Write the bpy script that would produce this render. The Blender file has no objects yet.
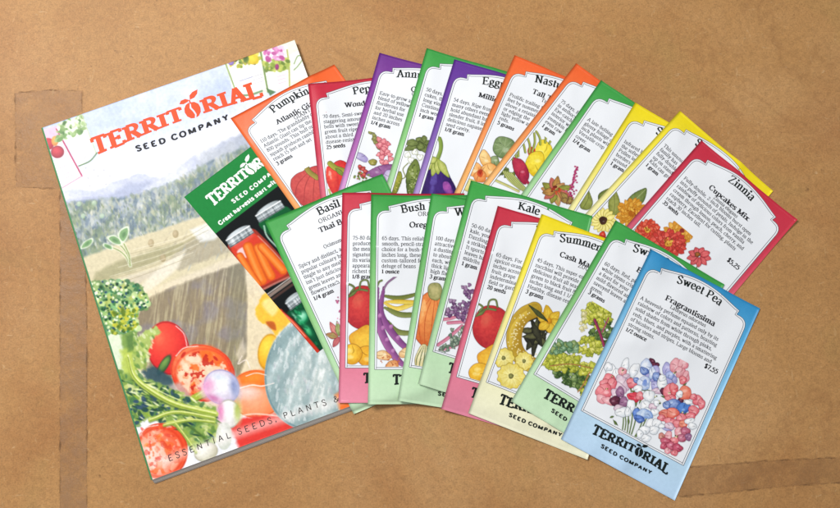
import bpy, math, random
import numpy as np
from math import radians, sin, cos, pi

random.seed(7)
RNG = np.random.default_rng(11)
SC = bpy.context.scene
COL = SC.collection

# ------------------------------------------------------------------ camera
cam_d = bpy.data.cameras.new("camera")
cam = bpy.data.objects.new("camera", cam_d)
COL.objects.link(cam)
cam.location = (0, 0, 0.673)
cam.rotation_euler = (radians(9), 0, 0)
cam_d.sensor_width = 36
cam_d.lens = 900 / 840 * 36
cam_d.clip_start = 0.01
cam_d.clip_end = 50
SC.camera = cam

# ------------------------------------------------------------------ light
W = bpy.data.worlds.new("World")
SC.world = W
W.use_nodes = True
bg = W.node_tree.nodes["Background"]
bg.inputs[0].default_value = (0.93, 0.96, 1.0, 1)
bg.inputs[1].default_value = 0.30


def area(name, loc, target, size, sizey, power, col):
    l = bpy.data.lights.new(name, 'AREA')
    l.shape = 'RECTANGLE'
    l.size, l.size_y, l.energy, l.color = size, sizey, power, col
    o = bpy.data.objects.new(name, l)
    COL.objects.link(o)
    o.location = loc
    d = np.array(target) - np.array(loc)
    d = d / np.linalg.norm(d)
    o.rotation_euler = (math.acos(-d[2]), 0, math.atan2(d[1], d[0]) - pi / 2)
    return o


area("window_light", (-0.66, 0.62, 1.10), (-0.02, 0, 0), 0.42, 0.34, 16.6, (1.0, 0.985, 0.97))
area("room_light", (0.1, 0.2, 1.9), (0, 0, 0), 0.9, 0.9, 5.0, (1.0, 0.97, 0.94))
SC.view_settings.view_transform = 'Standard'
SC.view_settings.look = 'None'
SC.view_settings.gamma = 1
SC.view_settings.exposure = 0.0
SC.cycles.max_bounces = 6


# ------------------------------------------------------------------ helpers
def lin(c):
    if isinstance(c, str):
        c = [int(c[i:i + 2], 16) for i in (0, 2, 4)]
    c = np.asarray(c, float) / 255
    return np.where(c <= 0.04045, c / 12.92, ((c + 0.055) / 1.055) ** 2.4)


def tag(o, label=None, cat=None, group=None, kind=None):
    for k, v in (('label', label), ('category', cat), ('group', group), ('kind', kind)):
        if v:
            o[k] = v
    return o


def mesh_obj(name, V, F, mat, parent=None, cols=None, uv=None, smooth=True):
    """V (n,3); F (m,3) or (m,4) array or list of mixed; cols (n,3) linear; uv (n,2)"""
    me = bpy.data.meshes.new(name)
    V = np.asarray(V, np.float32)
    if isinstance(F, np.ndarray):
        k = F.shape[1]
        m = len(F)
        me.vertices.add(len(V))
        me.vertices.foreach_set('co', V.ravel())
        me.loops.add(m * k)
        me.loops.foreach_set('vertex_index', F.astype(np.int32).ravel())
        me.polygons.add(m)
        me.polygons.foreach_set('loop_start', (np.arange(m) * k).astype(np.int32))
        me.update(calc_edges=True)
    else:
        me.from_pydata(V.tolist(), [], F)
        me.update()
    me.polygons.foreach_set('use_smooth', np.full(len(me.polygons), smooth))
    if cols is not None:
        a = me.color_attributes.new('ink', 'FLOAT_COLOR', 'POINT')
        c4 = np.ones((len(V), 4), np.float32)
        c4[:, :3] = cols
        a.data.foreach_set('color', c4.ravel())
    if uv is not None:
        l = me.uv_layers.new(name='UVMap')
        idx = np.zeros(len(me.loops), np.int32)
        me.loops.foreach_get('vertex_index', idx)
        l.data.foreach_set('uv', np.asarray(uv, np.float32)[idx].ravel())
    me.materials.append(mat)
    o = bpy.data.objects.new(name, me)
    COL.objects.link(o)
    if parent:
        o.parent = parent
    return o


def grid_faces(nu, nv):
    """grid with nv rows of nu verts -> quads"""
    i = np.arange(nu - 1)[None, :] + nu * np.arange(nv - 1)[:, None]
    i = i.ravel()
    return np.stack([i, i + nu, i + nu + 1, i + 1], 1)


# value noise (numpy)
_T = RNG.random((256, 256))


def vnoise(x, y, s=1.0, seed=0):
    x = np.asarray(x) / s + seed * 17.3
    y = np.asarray(y) / s + seed * 9.1
    xi, yi = np.floor(x).astype(int), np.floor(y).astype(int)
    fx, fy = x - xi, y - yi
    fx, fy = fx * fx * (3 - 2 * fx), fy * fy * (3 - 2 * fy)
    g = lambda a, b: _T[a % 256, b % 256]
    return (g(xi, yi) * (1 - fx) + g(xi + 1, yi) * fx) * (1 - fy) + (g(xi, yi + 1) * (1 - fx) + g(xi + 1, yi + 1) * fx) * fy


def fbm(x, y, s, seed=0, o=3):
    r, a, t = 0, 1, 0
    for k in range(o):
        r = r + a * vnoise(x, y, s / 2 ** k, seed + k)
        t += a
        a *= .55
    return r / t


# ------------------------------------------------------------------ materials
def mat(name):
    m = bpy.data.materials.new(name)
    m.use_nodes = True
    nt = m.node_tree
    return m, nt, nt.nodes['Principled BSDF']


def add(nt, t, **kw):
    n = nt.nodes.new(t)
    for k, v in kw.items():
        setattr(n, k, v)
    return n


def paper_bump(nt, bsdf, scale=900, strength=0.06, big=0.0):
    tc = add(nt, 'ShaderNodeTexCoord')
    n = add(nt, 'ShaderNodeTexNoise')
    n.inputs['Scale'].default_value = scale
    n.inputs['Detail'].default_value = 3
    nt.links.new(tc.outputs['Object'], n.inputs['Vector'])
    b = add(nt, 'ShaderNodeBump')
    b.inputs['Strength'].default_value = strength
    b.inputs['Distance'].default_value = 0.0004
    nt.links.new(n.outputs[0], b.inputs['Height'])
    last = b
    if big:
        n2 = add(nt, 'ShaderNodeTexNoise')
        n2.inputs['Scale'].default_value = 55
        n2.inputs['Detail'].default_value = 2
        nt.links.new(tc.outputs['Object'], n2.inputs['Vector'])
        b2 = add(nt, 'ShaderNodeBump')
        b2.inputs['Strength'].default_value = big
        b2.inputs['Distance'].default_value = 0.003
        nt.links.new(n2.outputs[0], b2.inputs['Height'])
        nt.links.new(b.outputs[0], b2.inputs['Normal'])
        last = b2
    nt.links.new(last.outputs[0], bsdf.inputs['Normal'])


def plain(name, c, rough=0.5, spec=0.3, bump=0.05, big=0.0):
    m, nt, b = mat(name)
    b.inputs['Base Color'].default_value = (*lin(c), 1)
    b.inputs['Roughness'].default_value = rough
    b.inputs['Specular IOR Level'].default_value = spec
    paper_bump(nt, b, strength=bump, big=big)
    return m


def ink_mat(name, rough=0.45, spec=0.15, var=0.08, scale=260):
    """printed colour: per-vertex ink colour mottled by fine noise"""
    m, nt, b = mat(name)
    at = add(nt, 'ShaderNodeVertexColor', layer_name='ink')
    tc = add(nt, 'ShaderNodeTexCoord')
    n = add(nt, 'ShaderNodeTexNoise')
    n.inputs['Scale'].default_value = scale
    n.inputs['Detail'].default_value = 4
    nt.links.new(tc.outputs['Object'], n.inputs['Vector'])
    r = add(nt, 'ShaderNodeMapRange')
    r.inputs['From Min'].default_value = .3
    r.inputs['From Max'].default_value = .7
    r.inputs['To Min'].default_value = 1 - var
    r.inputs['To Max'].default_value = 1 + var
    nt.links.new(n.outputs[0], r.inputs['Value'])
    mx = add(nt, 'ShaderNodeVectorMath', operation='SCALE')
    nt.links.new(at.outputs['Color'], mx.inputs[0])
    nt.links.new(r.outputs[0], mx.inputs['Scale'])
    nt.links.new(mx.outputs[0], b.inputs['Base Color'])
    b.inputs['Roughness'].default_value = rough
    b.inputs['Specular IOR Level'].default_value = spec
    return m


def envelope_mat(name, stops):
    m, nt, b = mat(name)
    uv = add(nt, 'ShaderNodeUVMap', uv_map='UVMap')
    sep = add(nt, 'ShaderNodeSeparateXYZ')
    nt.links.new(uv.outputs[0], sep.inputs[0])
    ramp = add(nt, 'ShaderNodeValToRGB')
    el = ramp.color_ramp.elements
    el[0].position, el[0].color = stops[0][0], (*lin(stops[0][1]), 1)
    el[1].position, el[1].color = stops[-1][0], (*lin(stops[-1][1]), 1)
    for p, c in stops[1:-1]:
        e = el.new(p)
        e.color = (*lin(c), 1)
    nt.links.new(sep.outputs[1], ramp.inputs[0])
    tc = add(nt, 'ShaderNodeTexCoord')
    n = add(nt, 'ShaderNodeTexNoise')
    n.inputs['Scale'].default_value = 420
    n.inputs['Detail'].default_value = 5
    nt.links.new(tc.outputs['Object'], n.inputs['Vector'])
    r = add(nt, 'ShaderNodeMapRange')
    r.inputs['From Min'].default_value = .3
    r.inputs['From Max'].default_value = .7
    r.inputs['To Min'].default_value = .97
    r.inputs['To Max'].default_value = 1.03
    nt.links.new(n.outputs[0], r.inputs['Value'])
    mx = add(nt, 'ShaderNodeVectorMath', operation='SCALE')
    nt.links.new(ramp.outputs[0], mx.inputs[0])
    nt.links.new(r.outputs[0], mx.inputs['Scale'])
    nt.links.new(mx.outputs[0], b.inputs['Base Color'])
    b.inputs['Roughness'].default_value = 0.36
    b.inputs['Specular IOR Level'].default_value = 0.3
    paper_bump(nt, b, strength=.05, big=.10)
    return m


M_PANEL = plain('panel_paper', (238, 241, 245), .45, .15, .05, .10)
M_TEXT = plain('black_ink', (42, 42, 46), .5, .12, 0)
M_GREY = plain('grey_ink', (64, 66, 72), .5, .12, 0)
M_BOLD = plain('heading_ink', (24, 32, 30), .5, .12, 0)
M_LINE = plain('rule_ink', (88, 92, 98), .5, .25, 0)
M_ART = ink_mat('illustration_ink')
M_COVER = ink_mat('cover_ink', .38, .16, .05, 420)
M_PHOTO = ink_mat('leaflet_ink', .55, .07, .05, 420)
M_ORANGE = plain('orange_ink', (226, 84, 42), .45, .12, 0)
M_WHITEINK = plain('white_ink', (240, 244, 240), .45, .12, 0)

# ------------------------------------------------------------------ lettering
# stroke glyphs: baseline 0, x height 50, capitals 70.
# "~" smooth curve, "o" closed smooth curve, "-" straight polyline, "s" full serif, "h" left half serif, "v" vertical tick
G = {
 'a': (47, "~8,40 15,48 24,50 32,45 34,34|-34,36 34,8|~34,8 37,2 45,2|~34,29 19,26 9,18 9,7 18,0 27,3 34,11"),
 'b': (53, "-14,72 14,2|~14,38 22,47 32,49 42,41 45,25 42,9 31,1 21,2 14,9|h14,72"),
 'c': (44, "~38,40 31,49 22,49 11,41 7,25 11,9 23,1 32,3 40,12"),
 'd': (53, "-39,72 39,0|~39,38 31,48 22,49 11,41 8,25 11,9 21,1 31,3 39,11|h39,72|r39,0"),
 'e': (45, "-8,28 38,28|~38,28 36,42 25,50 13,45 7,25 12,8 24,0 33,3 40,11"),
 'f': (31, "~35,66 29,72 20,70 16,58|-16,60 16,0|s16,0|-5,48 29,48"),
 'g': (48, "o23,49 13,44 10,33 13,22 23,17 33,22 36,33 33,44|~16,20 9,12 14,5 32,4 42,-4 40,-14 25,-20 11,-17 6,-10 12,0|-36,46 46,48"),
 'h': (55, "-14,72 14,0|~14,38 22,47 31,50 39,46 41,34|-41,36 41,0|s14,0|s41,0|h14,72"),
 'i': (27, "-14,48 14,0|s14,0|h14,49|d14,66"),
 'j': (27, "-15,48 15,-10|~15,-10 12,-18 3,-19|h15,49|d15,66"),
 'k': (52, "-14,72 14,0|-14,20 38,48|-22,26 42,0|s14,0|s41,0|h14,72|s36,49"),
 'l': (27, "-14,72 14,0|s14,0|h14,72"),
 'm': (81, "-14,48 14,0|~14,38 22,47 30,50 38,46 40,34|-40,36 40,0|~40,38 48,47 56,50 65,46 67,34|-67,36 67,0|s14,0|s40,0|s67,0|h14,49"),
 'n': (55, "-14,48 14,0|~14,38 22,47 31,50 39,46 41,34|-41,36 41,0|s14,0|s41,0|h14,49"),
 'o': (50, "o25,50 13,44 8,25 13,6 25,0 37,6 42,25 37,44"),
 'p': (53, "-14,48 14,-20|~14,38 22,47 32,49 42,41 45,25 42,9 31,1 21,2 14,9|h14,49|s14,-20"),
 'q': (53, "-39,48 39,-20|~39,38 31,48 22,49 11,41 8,25 11,9 21,1 31,3 39,11|s39,-20"),
 'r': (39, "-14,48 14,0|~14,36 20,46 28,50 36,46|s14,0|h14,49"),
 's': (39, "~32,40 27,48 17,49 9,43 10,33 20,27 30,21 32,10 25,1 14,1 7,10"),
 't': (32, "-16,64 16,10|~16,12 18,3 24,1 31,6|-6,48 29,48"),
 'u': (55, "-13,48 13,14|~13,16 16,4 24,0 32,3 40,12|-40,48 40,0|h13,49|h40,49|r40,0"),
 'v': (50, "-10,48 25,0|-25,0 40,48|s11,49|s39,49"),
 'w': (73, "-10,48 23,0|-23,0 36,46|-36,46 50,0|-50,0 63,48|s11,49|s62,49"),
 'x': (50, "-10,48 40,0|-10,0 39,48|s11,49|s39,49|s11,0|s40,0"),
 'y': (50, "-10,48 26,2|~41,48 26,2 19,-14 8,-19|s11,49|s40,49"),
 'z': (44, "-8,48 36,48|-36,48 8,1|-8,1 37,1|v8,44|v37,5"),
 'A': (70, "-35,70 11,1|-35,70 59,1|-19,25 50,25|s11,0|s59,0"),
 'B': (62, "-15,70 15,0|~15,69 38,68 48,60 48,46 38,38 15,37|~15,37 42,35 53,26 52,10 40,1 15,1|g15,0|g15,70"),
 'C': (66, "~56,54 48,66 35,71 18,62 9,36 17,10 34,0 48,4 58,17|v57,62"),
 'D': (71, "-16,70 16,0|~16,69 42,66 58,54 61,35 57,15 42,3 16,1|g16,0|g16,70"),
 'E': (62, "-16,70 16,0|-16,69 53,69|-16,36 42,36|-16,1 55,1|g16,0|g16,70|v53,64|v56,7|w42,36"),
 'F': (58, "-16,70 16,0|-16,69 53,69|-16,36 42,36|s16,0|g16,70|v53,64|w42,36"),
 'G': (72, "~58,56 48,67 35,71 18,62 9,36 17,10 34,0 50,4 58,12|-58,30 58,2|s57,31|v58,62"),
 'H': (74, "-16,70 16,0|-58,70 58,0|-16,36 58,36|s16,0|s58,0|s16,70|s58,70"),
 'I': (34, "-17,70 17,0|s17,0|s17,70"),
 'K': (70, "-16,70 16,0|-16,30 54,69|-28,40 60,1|s16,0|s60,0|s16,70|s54,70"),
 'L': (58, "-16,70 16,0|-16,1 53,1|s16,70|g16,0|v54,8"),
 'M': (88, "-16,70 16,0|-16,70 44,5|-44,5 72,70|-72,70 72,0|s16,0|s72,0|h16,70|r72,70"),
 'N': (74, "-16,70 16,0|-16,70 58,2|-58,70 58,0|s16,0|h16,70|s58,70"),
 'O': (72, "o36,71 17,61 9,35 17,9 36,-1 55,9 63,35 55,61"),
 'P': (60, "-16,70 16,0|~16,69 42,67 53,54 42,36 16,33|s16,0|g16,70"),
 'R': (68, "-16,70 16,0|~16,69 42,67 52,54 42,38 16,36|-34,37 58,1|s16,0|s60,0|g16,70"),
 'S': (56, "~46,56 39,68 26,71 12,63 12,50 26,39 42,29 47,14 38,1 22,-1 9,12|v47,62|v9,9"),
 'T': (64, "-32,70 32,0|-6,69 58,69|s32,0|v7,63|v57,63"),
 'V': (68, "-10,70 34,0|-34,0 58,70|s11,70|s57,70"),
 'W': (96, "-10,70 31,0|-31,0 48,68|-48,68 66,0|-66,0 86,70|s11,70|s85,70|s48,70"),
 'Y': (68, "-10,70 34,34|-34,34 58,70|-34,36 34,0|s34,0|s11,70|s57,70"),
 'Z': (62, "-9,69 52,69|-52,69 9,1|-9,1 54,1|v9,63|v54,8"),
 'U': (72, "-15,70 15,24|~15,26 20,6 36,0 52,6 57,26|-57,70 57,24|s15,70|s57,70"),
 'X': (68, "-11,70 57,0|-11,0 56,70|s12,0|s57,0|s12,70|s56,70"),
 '0': (50, "o25,70 12,60 8,35 12,10 25,0 38,10 42,35 38,60"),
 '1': (42, "-22,70 22,0|-22,69 9,60|s22,0"),
 '2': (50, "~10,54 16,67 28,70 40,60 38,46 24,28 9,3|-9,2 42,2|v42,8"),
 '3': (50, "~10,58 20,69 34,68 40,55 33,41 22,38|~22,38 38,34 43,18 34,3 20,-1 8,10"),
 '4': (50, "-33,70 33,0|-33,69 6,22|-6,20 45,20|s33,0"),
 '5': (50, "-14,69 41,69|-14,69 12,40|~12,40 26,45 40,38 42,20 33,4 18,-1 7,9"),
 '6': (50, "~40,62 30,70 17,62 9,40 9,18 20,1 34,3 42,20 37,37 24,42 11,30"),
 '7': (48, "-8,69 42,69|-42,69 18,0|v8,63"),
 '8': (50, "o25,70 14,65 12,54 25,39 38,54 36,65|o25,39 11,28 9,12 25,0 41,12 39,28"),
 '.': (24, "d12,4"), ',': (24, "d12,4|-13,4 8,-10"), '-': (34, "-6,25 28,25"), '/': (40, "-6,-4 34,72"),
 "'": (22, "-11,72 10,56"), '$': (50, "~40,52 33,64 22,66 11,58 13,46 25,36 38,27 41,14 32,3 19,2 8,14|-25,76 25,-8"),
 '&': (78, "~60,38 50,14 34,-1 16,2 9,16 20,32 36,44 42,58 33,70 22,62 24,48 44,18 64,0"),
 ' ': (26, ""),
}


def catmull(P, closed, n):
    P = np.array(P, float)
    if closed:
        Q = np.vstack([P[-1], P, P[0], P[1]])
        m = len(P)
    else:
        Q = np.vstack([2 * P[0] - P[1], P, 2 * P[-1] - P[-2]])
        m = len(P) - 1
    out = []
    for i in range(m):
        p0, p1, p2, p3 = Q[i:i + 4]
        for k in range(n):
            t = k / n
            out.append(.5 * (2 * p1 + (p2 - p0) * t + (2 * p0 - 5 * p1 + 4 * p2 - p3) * t * t + (3 * p1 - p0 - 3 * p2 + p3) * t ** 3))
    out.append(P[0] if closed else P[-1])
    return np.array(out)


_GC = {}


def glyph(ch, thick, thin, serif, nseg, slant=0.0):
    key = (ch, thick, thin, serif, nseg, slant)
    if key in _GC:
        return _GC[key]
    adv, data = G.get(ch, G['o'])
    V, F, L = [], [], []

    def strip(pts, w, lvl):
        pts = np.asarray(pts, float)
        d = np.gradient(pts, axis=0)
        ln = np.linalg.norm(d, axis=1, keepdims=True)
        d = d / np.maximum(ln, 1e-6)
        nrm = np.stack([-d[:, 1], d[:, 0]], 1)
        if w is None:
            a = np.arctan2(d[:, 1], d[:, 0])
            ww = thin + (thick - thin) * np.abs(np.sin(a - radians(22))) ** 1.3
        else:
            ww = np.full(len(pts), w)
        b = len(V)
        for p, q, x in zip(pts, nrm, ww):
            V.append(p + q * x / 2)
            V.append(p - q * x / 2)
            L.extend((lvl, lvl))
        for i in range(len(pts) - 1):
            F.append((b + 2 * i, b + 2 * i + 1, b + 2 * i + 3, b + 2 * i + 2))
    lvl = 0
    SW = thick * .55 + 6.5
    for s in data.split('|') if data else []:
        k, rest = s[0], s[1:]
        P = [tuple(float(c) for c in p.split(',')) for p in rest.split()]
        lvl += 1
        if k == '-' and len(P) == 2:
            m_ = max(1, int(math.hypot(P[1][0] - P[0][0], P[1][1] - P[0][1]) / (14 if nseg > 3 else 38)))
            P = [(P[0][0] + (P[1][0] - P[0][0]) * j / m_, P[0][1] + (P[1][1] - P[0][1]) * j / m_) for j in range(m_ + 1)]
        if k == '-':
            if P[0][1] == P[-1][1] and serif:
                strip(P, thin * 1.1, lvl)
            elif P[0][0] == P[-1][0] and serif:
                strip(P, thick, lvl)
            else:
                strip(P, None if serif else thick, lvl)
        elif k in '~o':
            strip(catmull(P, k == 'o', nseg), None if serif else thick, lvl)
        elif k == 'd':
            x, y = P[0]
            r = thick * .62
            strip([(x - r, y), (x - r * .6, y), (x + r * .6, y), (x + r, y)], r * 1.9, lvl)
        elif serif:
            x, y = P[0]
            t = thin * 1.05
            if k in 'sg':
                yy = y + t / 2 if y < 20 or y in (31,) else y - t / 2
                strip([(x - SW, yy), (x + (SW if k == 's' else 0), yy)], t, lvl)
            elif k == 'h':
                strip([(x - SW, y - t), (x, y - t / 2)], t * 1.2, lvl)
            elif k == 'r':
                strip([(x, y + (t / 2 if y < 20 else -t / 2)), (x + SW, y + (t / 2 if y < 20 else -t / 2))], t, lvl)
            elif k == 'v':
                strip([(x, y + 8), (x, y - 8)], t * 1.25, lvl)
            elif k == 'w':
                strip([(x, y + 9), (x, y - 9)], t * 1.25, lvl)
    V = np.array(V) if V else np.zeros((0, 2))
    if slant and len(V):
        V = V + np.stack([V[:, 1] * slant, 0 * V[:, 1]], 1)
    _GC[key] = (adv, V, F, np.array(L))
    return _GC[key]


STY = {  # thick, thin, serif, segments
    'title': (14.5, 6, True, 5), 'bold': (16, 7, True, 4), 'body': (11, 6.2, True, 2), 'bodybold': (17, 9, True, 2),
    'logo': (20.5, 10, True, 5), 'sans': (13, 13, False, 5), 'sansbold': (21, 21, False, 5), 'light': (9, 9, False, 5),
}


class Ink:
    """collects flat printed shapes in the sheet's own (u, v) units, then lays them on the sheet"""

    def __init__(self):
        self.V, self.F, self.C, self.L = [], [], [], []
        self.n = 0
        self.lvl = 0

    def add(self, V, F, C=None, L=None):
        self.V.append(np.asarray(V, float))
        self.F.extend([tuple(i + self.n for i in f) for f in F])
        self.C.append(np.zeros((len(V), 3)) if C is None else np.asarray(C, float))
        if L is None:
            self.lvl += 1
            L = np.full(len(V), self.lvl)
        self.L.append(np.asarray(L, float))
        self.n += len(V)

    def text(self, s, u, v, cap, style='body', width=None, track=0, base=None, capf=None, anchor='l', dirv=(1, 0), xs=1.0, slant=0.0, arc=None):
        """baseline from (u, v) along dirv (v grows downwards); base(t) bends the baseline, capf(t) the cap height, t in -1..1"""
        th, tn, sf, ns = STY[style]
        k = cap / 70
        advs = [(glyph(c, th, tn, sf, ns, slant)[0] + track) * k * xs for c in s]
        tot = sum(advs) - track * k * xs
        if width:
            f = width / tot
            advs = [a * f for a in advs]
            xs *= f
            tot = width
        if anchor == 'c':
            u, v = u - dirv[0] * tot / 2, v - dirv[1] * tot / 2
        x = 0
        for c, a in zip(s, advs):
            _, V, F, L = glyph(c, th, tn, sf, ns, slant)
            if len(V):
                px = x + V[:, 0] * k * xs
                t = 2 * px / tot - 1
                py = V[:, 1] * k
                if arc is not None:      # letters follow the arched head of the panel, each one turned with it
                    q = (u + x + a / 2 - 62.5) / 62.5
                    al = math.atan(2 * arc * q / 62.5)
                    lx, ly = px - x - a / 2, py
                    self.add(np.stack([u + x + a / 2 + lx * cos(al) + ly * sin(al), v + arc * q * q + lx * sin(al) - ly * cos(al)], 1), F, None, L)
                    x += a
                    continue
                if capf:
                    py = py * capf(t)
                if base:
                    py = py - base(t)
                # v down: point = start + dir*px - perp*py
                U = u + dirv[0] * px + dirv[1] * py
                Vv = v + dirv[1] * px - dirv[0] * py
                self.add(np.stack([U, Vv], 1), F, None, L)
            x += a
        return self

    def strip(self, pts, w, c=(0, 0, 0), c2=None, taper=False, closed=False):
        pts = np.asarray(pts, float)
        d = np.gradient(pts, axis=0)
        if closed:
            d[0] = d[-1] = pts[1] - pts[-2]
        d /= np.maximum(np.linalg.norm(d, axis=1, keepdims=True), 1e-9)
        nr = np.stack([-d[:, 1], d[:, 0]], 1)
        t = np.linspace(0, 1, len(pts))
        ww = np.full(len(pts), w) * (np.sin(pi * np.clip(t * .9 + .05, 0, 1)) ** .6 if taper else 1)
        A, B = pts + nr * ww[:, None] / 2, pts - nr * ww[:, None] / 2
        V = np.empty((2 * len(pts), 2))
        V[0::2], V[1::2] = A, B
        ca, cb = lin(c), lin(c2 if c2 is not None else c)
        C = np.empty((len(V), 3))
        C[0::2], C[1::2] = ca, cb
        self.add(V, [(2 * i, 2 * i + 1, 2 * i + 3, 2 * i + 2) for i in range(len(pts) - 1)], C)

    def place(self, surf, name, material, parent, off, dz=0.000004, colours=False):
        V = np.vstack(self.V)
        L = np.concatenate(self.L)
        P = surf(V[:, 0], V[:, 1])
        P[:, 2] += off + dz * (L % 40 if not colours else L)
        if any(len(f) != 4 for f in self.F):
            F = self.F
        else:
            F = np.array(self.F)
        return mesh_obj(name, P, F, material, parent, cols=np.vstack(self.C) if colours else None)


LOGO_CAP = (8.6, 6.6)


def logo(ink, u0, v0, w, dirv, cap_end, cap_mid, style='logo', dip=0.0):
    """TERRITORIAL with the O drawn as a sprouting seed; v0 = top line; flat top, arched foot"""
    s = "TERRIT"
    th, tn, sf, ns = STY[style]
    word = "TERRITORIAL"
    adv = [glyph(c, th, tn, sf, ns)[0] + 1 for c in word]
    tot = sum(adv)
    x = 0
    k = w / tot
    for i, (c, a) in enumerate(zip(word, adv)):
        if i == 6:
            xc = (x + a / 2) * k
            oc = xc
            x += a
            continue
        _, V, F, L = glyph(c, th, tn, sf, ns)
        px = (x + V[:, 0]) * k
        t = 2 * px / w - 1
        h = cap_mid + (cap_end - cap_mid) * np.abs(t) ** 1.7
        py = (1 - V[:, 1] / 70) * h + dip * t * t
        ink.add(np.stack([u0 + dirv[0] * px - dirv[1] * py, v0 + dirv[1] * px + dirv[0] * py], 1), F, None, L)
        x += a

    def pt(P):
        P = np.asarray(P, float)
        px, py = oc + P[:, 0] * cap_mid, P[:, 1] * cap_mid
        return np.stack([u0 + dirv[0] * px - dirv[1] * py, v0 + dirv[1] * px + dirv[0] * py], 1)
    # seed halves with the slit, stem and two leaves
    a = np.linspace(0, 2 * pi, 22)[:-1]
    seed = np.stack([.46 * np.cos(a) * (1 - .12 * np.sin(a)), .56 + .50 * np.sin(a)], 1)
    left = [(-.60, .5), (-.54, .2), (-.34, -.04), (-.1, -.12), (-.06, -.02), (-.16, .3), (-.02, .62), (.06, .9), (-.04, 1.14), (-.3, 1.08), (-.52, .84)]
    right = [(.04, -.1), (.3, -.04), (.54, .2), (.60, .5), (.52, .84), (.3, 1.08), (.08, 1.14), (.17, .9), (.1, .6), (-.03, .3)]
    for q in (left, right):
        ink.add(pt(q), [tuple(range(len(q)))])
    ink.add(pt([(-.06, .0), (-.04, -.3), (.06, -.3), (.05, .0)]), [(0, 1, 2, 3)])
    ink.add(pt([(.0, -.3), (-.25, -.48), (-.58, -.46), (-.78, -.24), (-.48, -.14), (-.15, -.2)]), [tuple(range(6))])
    ink.add(pt([(.05, -.3), (.12, -.62), (.4, -.8), (.82, -.86), (.7, -.56), (.4, -.34)]), [tuple(range(6))])

# ------------------------------------------------------------------ how the sheets lie on each other (mm)
HX0, HY0, HS = -340.0, -240.0, 1.5
HN, HM = 460, 320
HEIGHT = np.zeros((HM, HN))
_gx = HX0 + HS * np.arange(HN)
_gy = HY0 + HS * np.arange(HM)
GXX, GYY = np.meshgrid(_gx, _gy)


def bil(Z, x, y):
    """bilinear lookup, x along columns, y along rows (index units)"""
    x = np.clip(x, 0, Z.shape[1] - 1.001)
    y = np.clip(y, 0, Z.shape[0] - 1.001)
    i, j = x.astype(int), y.astype(int)
    a, b = x - i, y - j
    return (Z[j, i] * (1 - a) + Z[j, i + 1] * a) * (1 - b) + (Z[j + 1, i] * (1 - a) + Z[j + 1, i + 1] * a) * b


def drape(O, U, V, edge=0.25, thick=0.75, g=0.010, nu=27, nv=43, lump=None, gap=0.34, curl=None):
    """lay a limp sheet O + s*U + t*V on HEIGHT; returns its bottom and top heights and raises HEIGHT"""
    s, t = np.meshgrid(np.linspace(0, 1, nu), np.linspace(0, 1, nv))
    x = O[0] + s * U[0] + t * V[0]
    y = O[1] + s * U[1] + t * V[1]
    H = bil(HEIGHT, (x - HX0) / HS, (y - HY0) / HS)
    Hm = H.copy()
    for a in (-2, 0, 2):
        for b in (-2, 0, 2):
            Hm = np.maximum(Hm, bil(HEIGHT, (x + a - HX0) / HS, (y + b - HY0) / HS))
    z = Hm + gap
    lo = z.copy()
    for k in range(260):
        p = np.pad(z, 1, mode='edge')
        p[0], p[-1] = 2 * p[1] - p[2], 2 * p[-2] - p[-3]
        p[:, 0], p[:, -1] = 2 * p[:, 1] - p[:, 2], 2 * p[:, -2] - p[:, -3]
        avg = (p[:-2, 1:-1] + p[2:, 1:-1] + p[1:-1, :-2] + p[1:-1, 2:]) / 4
        z = np.maximum(lo, avg - g)
    bulge = np.clip(np.sin(np.pi * s), 0, 1) ** .9 * np.clip(np.sin(np.pi * t), 0, 1) ** .9
    top = z + edge + thick * bulge
    if lump is not None:
        top = top + lump(s, t) * np.clip(bulge * 3, 0, 1)
    if curl is not None:
        z, top = z + curl(s, t), top + curl(s, t)
    # write into the height map
    M = np.linalg.inv(np.array([[U[0], V[0]], [U[1], V[1]]]))
    dx, dy = GXX - O[0], GYY - O[1]
    ss = M[0, 0] * dx + M[0, 1] * dy
    tt = M[1, 0] * dx + M[1, 1] * dy
    m = (ss >= 0) & (ss <= 1) & (tt >= 0) & (tt <= 1)
    v = bil(top, ss[m] * (nu - 1), tt[m] * (nv - 1))
    HEIGHT[m] = np.maximum(HEIGHT[m], v)
    return z, top


def block(O, U, V, h):
    M = np.linalg.inv(np.array([[U[0], V[0]], [U[1], V[1]]]))
    dx, dy = GXX - O[0], GYY - O[1]
    ss = M[0, 0] * dx + M[0, 1] * dy
    tt = M[1, 0] * dx + M[1, 1] * dy
    m = (ss >= 0) & (ss <= 1) & (tt >= 0) & (tt <= 1)
    HEIGHT[m] = np.maximum(HEIGHT[m], h)


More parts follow.
